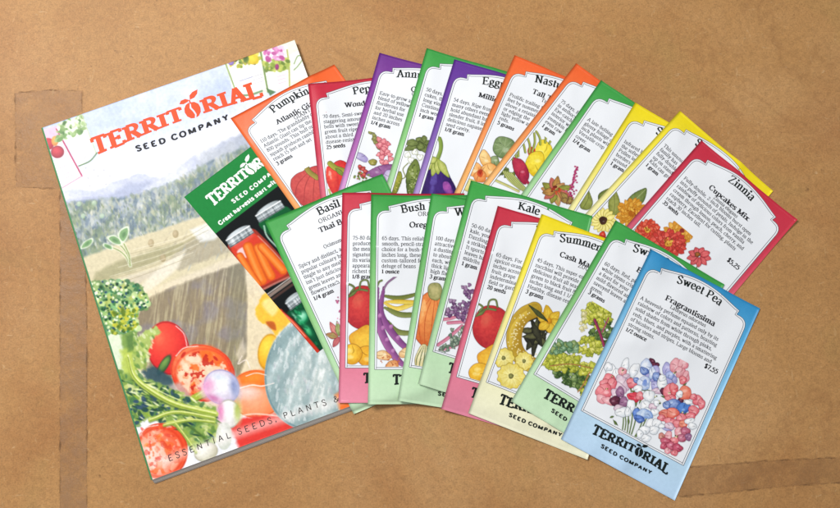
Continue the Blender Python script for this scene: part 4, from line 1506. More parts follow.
# ------------------------------------------------------------------ watercolour and photograph printing
class Paint:
    """colours the vertices of a sheet; X, Y are drawing coordinates"""

    def __init__(self, X, Y, base):
        self.X, self.Y = X, Y
        self.C = np.tile(np.array(self.h(base), float), (len(X), 1))

    @staticmethod
    def h(c):
        return [int(c[i:i + 2], 16) for i in (0, 2, 4)] if isinstance(c, str) else c

    def mixin(self, a, c):
        a = np.clip(a, 0, 1)[:, None]
        c = np.asarray(self.h(c), float)
        self.C = self.C * (1 - a) + c * a

    def sd_poly(self, P):
        P = np.asarray(P, float)
        d = np.full(len(self.X), 1e9)
        ins = np.zeros(len(self.X), bool)
        for i in range(len(P)):
            a, b = P[i], P[(i + 1) % len(P)]
            e = b - a
            wx, wy = self.X - a[0], self.Y - a[1]
            t = np.clip((wx * e[0] + wy * e[1]) / max(e @ e, 1e-9), 0, 1)
            d = np.minimum(d, np.hypot(wx - t * e[0], wy - t * e[1]))
            c1 = (a[1] > self.Y) != (b[1] > self.Y)
            if e[1] != 0:
                xc = a[0] + (self.Y - a[1]) * e[0] / e[1]
                ins ^= c1 & (self.X < xc)
        return np.where(ins, -d, d)

    def poly(self, P, c, soft=1.0, a=1.0, rag=0.0, rs=4, seed=1, smooth=False, tex=None):
        if smooth:
            P = catmull(P, True, 5)[:-1]
        d = self.sd_poly(P)
        if rag:
            d = d + (fbm(self.X, self.Y, rs, seed) - .5) * 2 * rag
        m = np.clip(.5 - d / soft, 0, 1) * a
        if tex is not None:
            m = m * tex
        self.mixin(m, c)
        return m

    def ell(self, cx, cy, rx, ry, ang, c1, c2, soft=.8, a=1.0, light=(-.25, -.3), edge=None, rag=0.0, seed=1, pw=1.5):
        ca, sa = cos(radians(ang)), sin(radians(ang))
        dx, dy = self.X - cx, self.Y - cy
        x, y = (dx * ca + dy * sa) / rx, (-dx * sa + dy * ca) / ry
        r = np.hypot(x, y)
        if rag:
            r = r + (fbm(self.X, self.Y, 6, seed) - .5) * rag
        m = np.clip(.5 + (1 - r) * min(rx, ry) / soft, 0, 1) * a
        g = np.clip(np.hypot(x - light[0], y - light[1]) / 1.2, 0, 1) ** pw
        col = np.array(self.h(c1), float) * (1 - g[:, None]) + np.array(self.h(c2), float) * g[:, None]
        self.mixin(m, col)
        if edge:
            self.mixin(np.exp(-((r - .97) * min(rx, ry) / .7) ** 2) * .6 * a, edge)
        return m

    def line(self, P, w, c, a=1.0, soft=.8, smooth=True):
        P = catmull(P, False, 6) if smooth and len(P) > 2 else np.array(P, float)
        d = np.full(len(self.X), 1e9)
        for p, q in zip(P[:-1], P[1:]):
            e = q - p
            wx, wy = self.X - p[0], self.Y - p[1]
            t = np.clip((wx * e[0] + wy * e[1]) / max(e @ e, 1e-9), 0, 1)
            d = np.minimum(d, np.hypot(wx - t * e[0], wy - t * e[1]))
        m = np.clip(.5 + (w / 2 - d) / soft, 0, 1) * a
        self.mixin(m, c)
        return m

    def dabs(self, region, n, r, cols, seed=3, ang=None, asp=.5, a=.8, soft=.8):
        """many small brush dabs inside the (x0,y0,x1,y1) box, where region(x, y) is true"""
        rg = np.random.default_rng(seed)
        x0, y0, x1, y1 = region[0]
        k = 0
        for _ in range(n * 4):
            if k >= n:
                break
            x, y = rg.uniform(x0, x1), rg.uniform(y0, y1)
            if not region[1](x, y):
                continue
            k += 1
            rr = r * rg.uniform(.6, 1.4)
            sel = np.where((abs(self.X - x) < rr * 2) & (abs(self.Y - y) < rr * 2))[0]
            if not len(sel):
                continue
            an = rg.uniform(0, pi) if ang is None else radians(ang) + rg.normal(0, .25)
            dx, dy = self.X[sel] - x, self.Y[sel] - y
            u, v = dx * cos(an) + dy * sin(an), -dx * sin(an) + dy * cos(an)
            q = np.hypot(u / rr, v / (rr * asp))
            m = np.clip(.5 + (1 - q) * rr * asp / soft, 0, 1)[:, None] * a
            c = np.array(self.h(cols[int(rg.integers(len(cols)))]), float)
            self.C[sel] = self.C[sel] * (1 - m) + c * m

    def lin(self):
        return lin(np.clip(self.C, 0, 255))


def project(P):
    """world points (m) -> drawing coordinates"""
    c, s = cos(radians(9)), sin(radians(9))
    x, y, z = P[:, 0], P[:, 1], P[:, 2] - .673
    d = y * s - z * c
    return 420 + 900 * x / d, 254 - 900 * (y * c + z * s) / d


def paint_cover(p):
    X, Y = p.X, p.Y
    # sky
    n = fbm(X, Y, 34, 2)
    dtop = (Y - 130) * .945 + (X - 42) * .33      # distance below the head edge
    p.mixin(np.clip((66 - dtop) / 45, 0, 1) * (.7 + 1.2 * (n - .4)), 'bccbf0')
    p.mixin(np.clip((fbm(X, Y, 22, 7) - .56) * 5, 0, .4) * (dtop < 60), 'd8dff4')
    # far hills
    hill = lambda pts, c, a, soft, sd: p.poly(pts, c, soft, a, rag=2.0, rs=9, seed=sd)
    hill([(50, 196), (68, 188), (95, 191), (118, 180), (139, 173), (160, 178), (184, 162), (205, 150), (232, 138), (300, 110), (320, 250), (70, 260)], 'bfc6e0', .85, 3, 4)
    hill([(50, 200), (76, 199), (108, 196), (128, 184), (150, 181), (168, 187), (196, 172), (232, 156), (300, 140), (320, 250), (70, 260)], 'a4aecc', .7, 5, 5)
    p.mixin(np.clip((fbm(X, Y, 20, 12) - .45) * 3, 0, .8) * (np.abs(dtop - 85) < 24) * .7, 'eef0f4')
    p.poly([(196, 160), (226, 138), (260, 120), (300, 110), (300, 190), (200, 190)], 'a3acb8', 8, .55, rag=5, rs=10, seed=9)
    # tree belt
    belt = [(58, 206), (74, 202), (92, 200), (112, 198), (132, 196), (150, 191), (166, 186), (182, 178), (196, 170), (212, 160), (232, 152), (260, 140), (300, 120),
            (320, 160), (240, 200), (214, 212), (186, 222), (160, 231), (131, 240), (112, 250), (88, 262), (70, 262)]
    p.poly(belt, '9fada6', 3, .95, rag=4.5, rs=6, seed=6)
    inb = np.clip(.5 - p.sd_poly(belt) / 3, 0, 1)
    v1 = fbm(X * 1.5 + Y * .5, Y * .6, 7, 21)
    v2 = fbm(X * 1.6, Y * .7, 4, 25)
    v3 = fbm(X, Y, 16, 31)
    p.mixin(inb * np.clip((v1 - .5) * 5, 0, .75), '5f7890')
    p.mixin(inb * np.clip((v2 - .55) * 5, 0, .7), 'c3c3a2')
    p.mixin(inb * np.clip((v3 - .52) * 5, 0, .6), '80966c')
    p.mixin(inb * np.clip((.42 - v3) * 5, 0, .6), 'b9c2d2')
    p.dabs(((60, 150, 260, 262), lambda x, y: p_in(belt, x, y)), 420, 3.0, ['8496a4', '7d9278', 'c8c8a8', 'a8b4b8', '6d7f88', 'd8d8cc', '9cac88'], 5, 70, .45, .5)
    p.dabs(((175, 140, 260, 200), lambda x, y: p_in(belt, x, y)), 70, 3.2, ['76868c', 'a0a080', '8c9a84'], 6, 75, .35, .5)
    for k in range(26):
        t = k / 25
        x_, y_ = 74 + 150 * t + RNG.normal(0, 2), 246 - 46 * t ** 1.1 + RNG.normal(0, 4)
        p.line([(x_, y_), (x_ + RNG.normal(0, 1), y_ - RNG.uniform(8, 20))], RNG.uniform(.6, 1.2), '5c6c74', .45, .9, False)
    p.dabs(((60, 190, 240, 262), lambda x, y: p_in(belt, x, y)), 260, 1.5, ['5c6f78', 'e0e0d0', '6c8058', 'b4bca0', '7888a0'], 35, 75, .5, .6)
    # meadow with hay bales
    fld = [(70, 262), (96, 253), (131, 239), (160, 230), (186, 221), (216, 210), (250, 200), (300, 250), (300, 300), (150, 300), (84, 290)]
    p.poly(fld, 'dcd0aa', 2.5, 1, rag=1.2, rs=8, seed=14)
    p.poly([(96, 272), (118, 262), (150, 250), (190, 240), (216, 230), (218, 240), (170, 256), (120, 276), (92, 286)], 'a9a478', 4, .8, rag=2, rs=7, seed=15)
    p.poly([(88, 290), (130, 276), (176, 262), (170, 272), (130, 288), (92, 300)], 'd6cab4', 4, .8, rag=2)
    p.poly([(166, 262), (186, 244), (210, 230), (232, 236), (240, 248), (200, 262), (180, 270)], 'b2a990', 3, .85, rag=1.5)
    p.dabs(((165, 232, 240, 268), lambda x, y: True), 60, 4, ['a89c88', 'c8c0a8', '9fb0c0', 'b8a888'], 8, -62, .18, .5)
    p.poly([(190, 230), (212, 221), (232, 226), (214, 240), (200, 242)], 'eef0f0', 3, .8)
    p.poly([(130, 296), (165, 262), (186, 250), (178, 268), (150, 292)], 'ece4ce', 3, .9)
    for x, y in ((151, 243), (175.5, 234), (163, 258)):
        p.ell(x, y, 3, 4, 0, 'c8b48c', 'a89468', a=.85)
    # ploughed field
    brown = [(136, 318), (146, 300), (170, 288), (200, 277), (226, 268), (244, 262), (247, 300), (246, 356), (238, 380), (190, 384), (150, 380), (132, 350)]
    p.poly([(124, 318), (140, 294), (168, 282), (200, 270), (228, 258), (246, 250), (330, 260), (330, 420), (130, 400)], 'e6d9bc', 4, 1)
    p.poly(brown, '978a74', 3, 1, rag=1, rs=5, seed=19)
    ib = np.clip(.5 - p.sd_poly(brown) / 3, 0, 1)
    st = fbm(X * 2.6 + Y * .35, Y * .12, 4, 33)
    p.mixin(ib * np.clip((st - .5) * 4, 0, .6), '8a7f6c')
    p.mixin(ib * np.clip((.46 - st) * 4, 0, .6), 'c8bfa0')
    p.mixin(ib * np.clip((fbm(X, Y, 24, 41) - .5) * 3, 0, .5), '8f8b9a')
    p.mixin(ib * np.clip((X - 225) / 20, 0, .35), '8a8a70')
    p.dabs(((248, 262, 300, 400), lambda x, y: True), 60, 5, ['dccbb0', 'efe6d2', 'd6c8ae'], 12, 95, .4, .4)
    for k in range(10):
        y_ = 290 - k * 4.5
        p.line([(98 + k * 4, y_), (140 + k * 5, y_ - 14), (190 + k * 3, y_ - 33)], .7, ['a89c74', 'f4ecd4'][k % 2], .5, .7)
    p.dabs(((140, 268, 246, 380), lambda x, y: p_in(brown, x, y)), 300, 3.6, ['7c7262', 'b0a484', '8c8290', 'bcb090', '94866c'], 36, 95, .14, .32)
    # sprouts
    for P_, w in (([(130, 266), (126, 257), (118, 250), (104, 245)], 1.2), ([(131, 266), (127, 254), (120, 245), (108, 237)], 1.2), ([(130, 266), (129, 255), (124, 244)], 1.4)):
        p.line(P_, w + 1.2, 'f0f2dc', .8)
        p.line(P_, w, '9cab64')
    for P_ in ([(122, 243), (118, 237), (120, 230), (128, 226), (129, 233), (126, 240)], [(122, 245), (114, 244), (107, 238), (113, 235), (120, 239)],
               [(80, 249), (84, 242), (92, 238), (93, 242), (88, 247)], [(112, 250), (104, 247), (104, 243), (112, 246)]):
        p.poly(P_, 'e8f0d8', 1.5, 1, smooth=True)
        c = np.mean(P_, axis=0)
        p.poly([c + (np.array(q) - c) * .78 for q in P_], '7fae70', 1, .95, smooth=True)
        p.poly([c + (np.array(q) - c) * .35 for q in P_], '5c8c58', 2, .8, smooth=True)
    for x, y in ((79, 204), (94, 203), (83, 216), (102, 216), (90, 186), (88, 178), (98, 176), (106, 184), (94, 170), (86, 168), (104, 170), (110, 176)):
        p.ell(x, y, 2.2 if y > 200 else .9, 2.6 if y > 200 else .9, 30, 'c8dcc0' if y > 200 else 'c4c4cc', 'a4c4a0' if y > 200 else 'a8a8b0', a=.8)
    # broccoli
    head = [(90, 284), (104, 280), (124, 281), (140, 286), (148, 298), (148, 308), (140, 310), (136, 318), (138, 328), (126, 332), (112, 334), (100, 332), (92, 318)]
    p.poly([(100, 325), (136, 325), (140, 346), (132, 360), (140, 380), (120, 384), (106, 372)], '84a05c', 3, 1, rag=2)
    p.poly([(104, 332), (120, 332), (124, 352), (128, 376), (114, 372), (108, 350)], 'e6eed8', 3, .95, rag=1.5)
    p.poly([(120, 350), (134, 346), (140, 360), (136, 378), (124, 378)], 'b8c868', 3, .9, rag=2)
    p.poly([(133, 332), (137, 350), (128, 352), (126, 336)], '5c7c48', 3, .8, rag=1)
    p.poly(head, '7c9c62', 1.5, 1, rag=2.5, rs=4, seed=44, smooth=True)
    hin = lambda x, y: p_in(head, x, y)
    p.dabs(((88, 278, 150, 336), hin), 240, 3.2, ['a4c07c', '6c9468', '3c7048', 'b8c070', '8cbf8a', 'd4e4a8'], 14, None, .8, .8)
    p.dabs(((88, 278, 150, 336), hin), 230, 1.3, ['123c2c', '1c4c2c', 'f8fae0', 'e4eec0', 'f0f6dc', '244868', '3c8058'], 15, None, .8, .9)
    p.dabs(((112, 308, 138, 334), hin), 80, 1.7, ['b8b840', 'd0cc58', '8c9c30', '5c7424'], 16, None, .8, .8)
    # big tomato
    p.ell(168, 348, 21, 27, -12, 'e8604e', 'c83034', edge='8c2028', light=(-.2, -.4))
    p.ell(160, 340, 6, 8, 0, 'f08868', 'e4604e', soft=6, a=.6)
    p.poly([(146, 330), (156, 326), (160, 332), (152, 340), (148, 356), (142, 372), (132, 362), (134, 342)], 'aebf74', 2, 1, rag=2, rs=4, seed=50)
    p.dabs(((132, 330, 158, 375), lambda x, y: x < 156 - (y - 330) * .25), 60, 2.2, ['d8e0a8', '8ca858', '64884c', 'e8ecc8'], 18, 60, .5, .7)
    p.ell(164, 365, 4, 11, 32, '7c9c58', '3c5c38', edge='2c4030')
    p.poly([(142, 372), (152, 366), (162, 372), (172, 378), (176, 390), (160, 396), (148, 386)], '34505c', 3, .85, rag=2)
    # sliced tomato
    p.ell(203, 373, 33, 28, 22, 'f09a70', 'dc4c30', edge='b03024', rag=.06, seed=55)
    p.ell(200, 374, 24, 20, 22, 'f6c8a8', 'ee9a70', soft=8, rag=.35, seed=58)
    p.ell(214, 358, 14, 8, 40, 'f08040', 'e8582c', soft=7, a=.8)
    p.dabs(((180, 350, 226, 398), lambda x, y: True), 26, 2.6, ['c83c2c', 'b83028', 'e05c34'], 20, None, .45, .85)
    p.dabs(((182, 352, 220, 394), lambda x, y: True), 26, 2.8, ['fbe0c8', 'f8ccb0', 'f09c50'], 21, None, .6, .6)
    q_ = np.hypot((X - 203) / 31, (Y - 373) / 27)
    in_ = np.clip((.86 - q_) * 14, 0, 1)
    w1, w2 = fbm(X, Y, 9, 101), fbm(X, Y, 6, 101+5)
    p.mixin(in_ * np.clip((w1 - .53) * 16, 0, .85), 'fbdcc2')
    p.mixin(in_ * np.clip((.43 - w1) * 16, 0, .8), 'ee7434')
    p.mixin(in_ * np.clip((w2 - .62) * 18, 0, .85), 'b83426')
    p.mixin(np.clip(1 - abs(q_ - .9) * 14, 0, 1) * .5, 'c83c28')
    p.poly([(168, 386), (180, 382), (192, 396), (188, 402), (172, 398)], 'c8b4b0', 4, .8)
    # greens in the lower left
    low = [(108, 366), (126, 374), (146, 378), (166, 386), (190, 398), (216, 408), (222, 430), (210, 452), (190, 448), (172, 426), (150, 418), (134, 426), (122, 410)]
    p.poly(low, '8aa45c', 3, 1, rag=2.5)
    il = lambda x, y: p_in(low, x, y)
    p.dabs(((108, 364, 224, 452), il), 240, 3.6, ['a8bc6c', '6c8c4c', 'c4cc84', '4c7450', 'dce0a8', '7c9c58'], 24, None, .5, .7)
    p.dabs(((126, 384, 190, 425), il), 70, 2.8, ['2c4c50', '38506c', '284438', '3c5c3c'], 25, None, .6, .85)
    p.line([(128, 356), (134, 376), (150, 390), (176, 404), (216, 414)], 6, 'c4cc70', .95, 2)
    p.line([(130, 362), (138, 382), (156, 394), (180, 408), (216, 416)], 1.3, '84963c', .8)
    p.line([(146, 384), (170, 396), (200, 408)], 1.2, 'e8ecb0', .8)
    p.line([(150, 420), (176, 412), (214, 418)], 3.6, 'b8c060', .9, 1.5)
    p.line([(164, 424), (190, 419), (214, 421)], 3, 'd0d480', .9, 1.5)
    p.line([(160, 416), (186, 409), (212, 413)], 1, '6c8034', .8)
    p.line([(176, 424), (188, 440), (196, 452)], 3, 'a4b050', .9, 1.5)
    p.line([(186, 424), (202, 436), (212, 446)], 2.4, '54703c', .9, 1.5)
    p.line([(194, 398), (206, 392), (212, 390)], 7, 'a4b450', 1, 1.5)
    p.line([(194, 402), (208, 396)], 1.2, '5c7030', .8)
    p.line([(196, 396), (208, 388)], 1.2, 'dce094', .8)
    # yellow fruits and blue squash
    p.ell(269, 352, 11, 18, 8, 'f8d860', 'dca02c', edge='b88424')
    p.poly([(256, 310), (262, 296), (270, 292), (280, 300), (292, 318), (288, 330), (278, 336), (268, 326), (258, 320)], 'eec050', 1.6, 1, rag=1.5, smooth=True)
    p.poly([(262, 304), (270, 298), (278, 308), (272, 316)], 'fae6a8', 3, .8, smooth=True)
    p.poly([(266, 322), (274, 322), (276, 330), (270, 328)], 'a84c24', 2, .8, smooth=True)
    p.ell(256, 394, 27, 24, 0, 'f4b490', 'e2703c', edge='c85830', light=(-.1, .2))
    p.ell(258, 380, 20, 9, -5, 'f09444', 'e46c2c', soft=5)
    p.ell(250, 394, 15, 9, 0, 'fadcd4', 'f0b090', soft=7, a=.9)
    p.line([(240, 388), (252, 385), (262, 386), (274, 383)], 1, 'fbf0e4', .8)
    p.poly([(228, 424), (250, 416), (276, 414), (300, 412), (310, 440), (240, 450)], 'd84a44', 4, 1, rag=2)
    p.line([(226, 420), (252, 414), (280, 416)], 1.6, 'f4d8c8', .8)
    p.ell(311, 372, 46, 58, 12, 'dfe4e0', '8fa6a8', edge='5c7c84', light=(.2, .05), pw=1.0)
    dq = np.clip(.5 - (np.hypot((X - 311) / 45, (Y - 372) / 57) - 1) * 20, 0, 1)
    # ribs fan out from the stalk
    an = np.arctan2(X - 322, Y - 300)
    rib = np.cos((an + .06 * (fbm(X, Y, 14, 60) - .5)) * 21)
    p.mixin(dq * np.clip(rib - .1, 0, 1) * .42, 'f0f4f2')
    p.mixin(dq * np.clip(-rib - .45, 0, 1) * .8, '80969a')
    sv = fbm(X * 1.8 + Y * .3, Y * .6, 5, 61)
    p.mixin(dq * np.clip((sv - .54) * 7, 0, .4), '9cb0b0')
    p.mixin(dq * np.clip((.42 - sv) * 7, 0, .45), 'f6f8f8')
    p.dabs(((268, 320, 350, 428), lambda x, y: np.hypot((x - 311) / 42, (y - 372) / 54) < 1), 60, 3.2, ['f8fafa', 'b8ccd0', 'c8c0cc', 'a0b8bc', 'd8dcd0'], 63, 80, .35, .3)
    p.poly([(335, 395), (360, 380), (380, 430), (345, 425)], 'e87c3c', 4, 1)
    # radishes
    p.ell(221.5, 387, 18.5, 17, 40, 'ffffff', 'b8a8c8', edge='8c88b0', light=(-.1, -.1))
    p.ell(208, 388, 8, 10, 20, 'e8a8cc', 'f4e0ec', soft=7, a=.85)
    p.ell(214, 399, 9, 4, 25, 'c87aa8', 'e8c0d8', soft=5, a=.8)
    p.ell(235, 388, 5, 12, -10, '8894bc', 'c0c8e0', soft=6, a=.85)
    p.ell(220, 378, 8, 4, 20, 'dce4f4', 'f0f4fa', soft=5, a=.8)
    p.ell(228.5, 414, 11.5, 14.5, 0, 'ffffff', 'e4e0dc', edge='9c988c')
    p.ell(221, 414, 4, 12, 0, 'dc88b4', 'f0d0e0', soft=4, a=.85)
    p.ell(238, 412, 4, 11, 0, 'a8b858', 'd8dca8', soft=4, a=.8)
    p.ell(224, 436, 8, 14, 0, 'f4f4f0', 'd0d4c8', a=.9)
    p.ell(206, 452, 12, 9, -20, 'f8f6ee', 'ccc8b4', edge='a8a490')
    # tomato at the foot
    p.ell(161, 451, 27, 28, 0, 'f4b49c', 'de5c3c', edge='b43c2c', light=(-.3, .2))
    p.ell(152, 460, 17, 18, 0, 'fbe4da', 'f4b8a4', soft=9, rag=.3, seed=71)
    p.dabs(((138, 426, 176, 480), lambda x, y: True), 40, 2.6, ['e88468', 'd85848', 'f8d4c4', 'f0a060', 'fbeee4'], 72, None, .5, .7)
    q_ = np.hypot((X - 160) / 26, (Y - 452) / 27)
    in_ = np.clip((.86 - q_) * 14, 0, 1)
    w1, w2 = fbm(X, Y, 9, 111), fbm(X, Y, 6, 111+5)
    p.mixin(in_ * np.clip((w1 - .53) * 16, 0, .6), 'f8c8b0')
    p.mixin(in_ * np.clip((.43 - w1) * 16, 0, .7), 'ec7040')
    p.mixin(in_ * np.clip((w2 - .62) * 18, 0, .5), 'c84030')
    p.mixin(np.clip(1 - abs(q_ - .9) * 14, 0, 1) * .5, 'c83c28')
    # light caught on the rims
    for P_ in ([(176, 326), (184, 334), (187, 346)], [(176, 356), (184, 348), (198, 346)], [(246, 376), (256, 373), (266, 375)], [(138, 438), (146, 428), (158, 425)], [(240, 388), (252, 385), (262, 386), (274, 383)],
               [(242, 356), (238, 364), (246, 360), (250, 368)]):
        p.line(P_, .9, 'fdf0ea', .8, .7)
    p.dabs(((112, 380, 222, 440), lambda x, y: p_in(low, x, y)), 90, 3.4, ['e8f0b4', '2c4c3c', '94ac48', '1f3c4c', 'f0f4cc', '5c8048'], 120, 28, .22, .85)
    for P_, w in (([(128, 356), (134, 376), (150, 390), (176, 404), (216, 414)], 5), ([(150, 420), (176, 412), (214, 418)], 3.4), ([(164, 425), (190, 420), (214, 422)], 2.6), ([(176, 424), (188, 440), (196, 452)], 2.6)):
        p.line([(x, y + w * .5) for x, y in P_], w * .8, '4c6430', .6, 1.6)
        p.line(P_, w, 'bccb6c', .95, 1.4)
        p.line([(x, y - w * .2) for x, y in P_], w * .25, 'eef0b8', .85, .8)
        p.line([(x, y + w * .25) for x, y in P_], w * .2, '7c9038', .8, .8)
    p.poly([(243, 338), (246, 352), (240, 364), (236, 354)], 'ece0cc', 3, .6)
    # seed packets printed in the two head corners
    p.poly([(43, 130), (56.5, 128), (82, 176), (60, 190)], 'f6f2f4', 1, 1)
    p.poly([(43, 130), (57, 126), (62, 139), (48, 146)], 'ecb8d4', 3, .9)
    p.ell(48, 144, 6, 6, 0, 'e04050', 'b82840')
    p.ell(57.5, 152, 6.4, 6, 0, 'e04454', 'b02840', edge='8c2038')
    p.ell(55, 141, 3.6, 5, 0, 'f0b050', 'e08c48')
    p.line([(56.5, 129), (70, 154), (82, 176)], 1.5, 'c02c60', 1, .8, False)
    p.line([(62, 188), (82, 176)], 1.0, 'd890ac', .9, .8, False)
    p.poly([(56.5, 128), (82, 114), (96, 153), (80, 166)], 'fbfbf8', 1, 1)
    p.poly([(58, 127), (82, 115), (85, 123), (62, 136)], 'd8e8c0', 3, .7)
    p.dabs(((57, 116, 84, 141), lambda x, y: abs((y - 128.5) + (x - 70) * .35) < 8.5), 90, 2.6, ['6c9c50', 'a4c480', '4c7c3c', 'c4d8a0', '88ac64', 'e8f0d8'], 81, None, .6, .9)
    p.line([(82, 115), (96, 153)], 1.2, 'c0d0a0', .9, .8, False)
    p.line([(79, 166), (90, 161), (97, 153)], 1.4, '5c8048', .9, .8)
    for k in range(4):
        p.line([(74 + k * 1.4, 151 + k * 3.6), (82 + k * 1.6, 147 + k * 3.2)], .8, 'b0b0b8', .8, .6, False)
        p.line([(60 + k * 2.0, 168 + k * 3.4), (67 + k * 2.0, 165 + k * 3.2)], .8, 'c4b0bc', .8, .6, False)
    p.poly([(224, 63), (294, 38), (312, 80), (268, 92), (244, 98), (234, 90)], 'eef0d8', 1.5, 1)
    p.poly([(228, 66), (259, 54), (266, 88), (240, 96), (232, 88)], 'fcfbfa', 1, 1)
    p.poly([(263, 52), (287, 46), (289, 86), (268, 90)], 'fbf6f8', 1, 1)
    p.poly([(290, 55), (300, 50), (310, 76), (291, 82)], 'f8f8f2', 1, 1)
    p.line([(225, 62), (231, 78), (236, 92)], 1.6, '8ca858', .9, .8)
    p.line([(260.5, 51), (264, 70), (268, 92)], 1.8, '6c9044', .9, .8)
    p.line([(287, 50), (289, 66), (289.5, 86)], 1.6, 'b4b858', .9, .8)
    p.line([(238, 95), (250, 95), (262, 91)], 2, '6c9468', .9, .8)
    p.poly([(266, 88), (276, 92), (270, 96)], '4c7c48', 1, .9)
    p.dabs(((228, 52, 261, 67), lambda x, y: abs((y - 60) + (x - 245) * .3) < 6), 60, 2.3, ['7c9c3c', 'e8d030', 'b8bc3c', '5c5c34', 'f0e058', 'a07c50'], 83, None, .7, .9)
    p.ell(231, 62.5, 3, 3, 0, 'a890d0', '7c60b4')
    p.ell(253, 59.5, 5.5, 5, 0, 'f4e23c', 'e0c020')
    p.ell(246, 59, 3, 4, 0, '4c6430', '7c9438')
    p.dabs(((264, 48, 288, 70), lambda x, y: y > 60 - (x - 264) * .1), 50, 2.4, ['8ca838', 'a8bc50', 'c8d060', '6c8830'], 84, None, .7, .9)
    p.dabs(((264, 47, 284, 60), lambda x, y: True), 30, 2.5, ['d868b0', 'c04c98', 'e8a0d0', 'f0c8e4'], 85, None, .7, .9)
    p.ell(277, 67, 2, 3, 0, 'b03c80', '8c3070')
    p.line([(294, 64), (298, 56), (303, 58), (298, 66), (294, 70)], 1.2, '7c9c58', .9)
    for k in range(3):
        p.line([(252 + k * 1.2, 77 + k * 3.4), (262 + k * .8, 74 + k * 3.4)], .8, 'b4b4bc', .8, .6, False)
        p.line([(277 + k * .6, 77 + k * 3.4), (286 + k * .3, 74.5 + k * 3.4)], .8, 'd0b0c0', .8, .6, False)
    p.line([(240, 81), (252, 77)], 1, '9ca0c0', .8, .6, False)
    # pale band behind the slogan
    p.line([(160, 463), (236, 434), (345, 398), (420, 372)], 9, 'fff8f4', .5, 6)
    # granulating watercolour
    p.C *= (1 + (fbm(X, Y, 2.2, 91)[:, None] - .5) * .10)
    g_ = p.C.mean(1, keepdims=True)
    veg = np.clip((Y - 275) / 25, 0, 1)[:, None]
    p.C = g_ + (p.C - g_) * (.86 + .3 * veg)
    p.C = 128 + (p.C - 128) * 1.05 - 3


def p_in(P, x, y):
    r = False
    for i in range(len(P)):
        a, b = P[i], P[i - 1]
        if (a[1] > y) != (b[1] > y) and x < (b[0] - a[0]) * (y - a[1]) / (b[1] - a[1]) + a[0]:
            r = not r
    return r


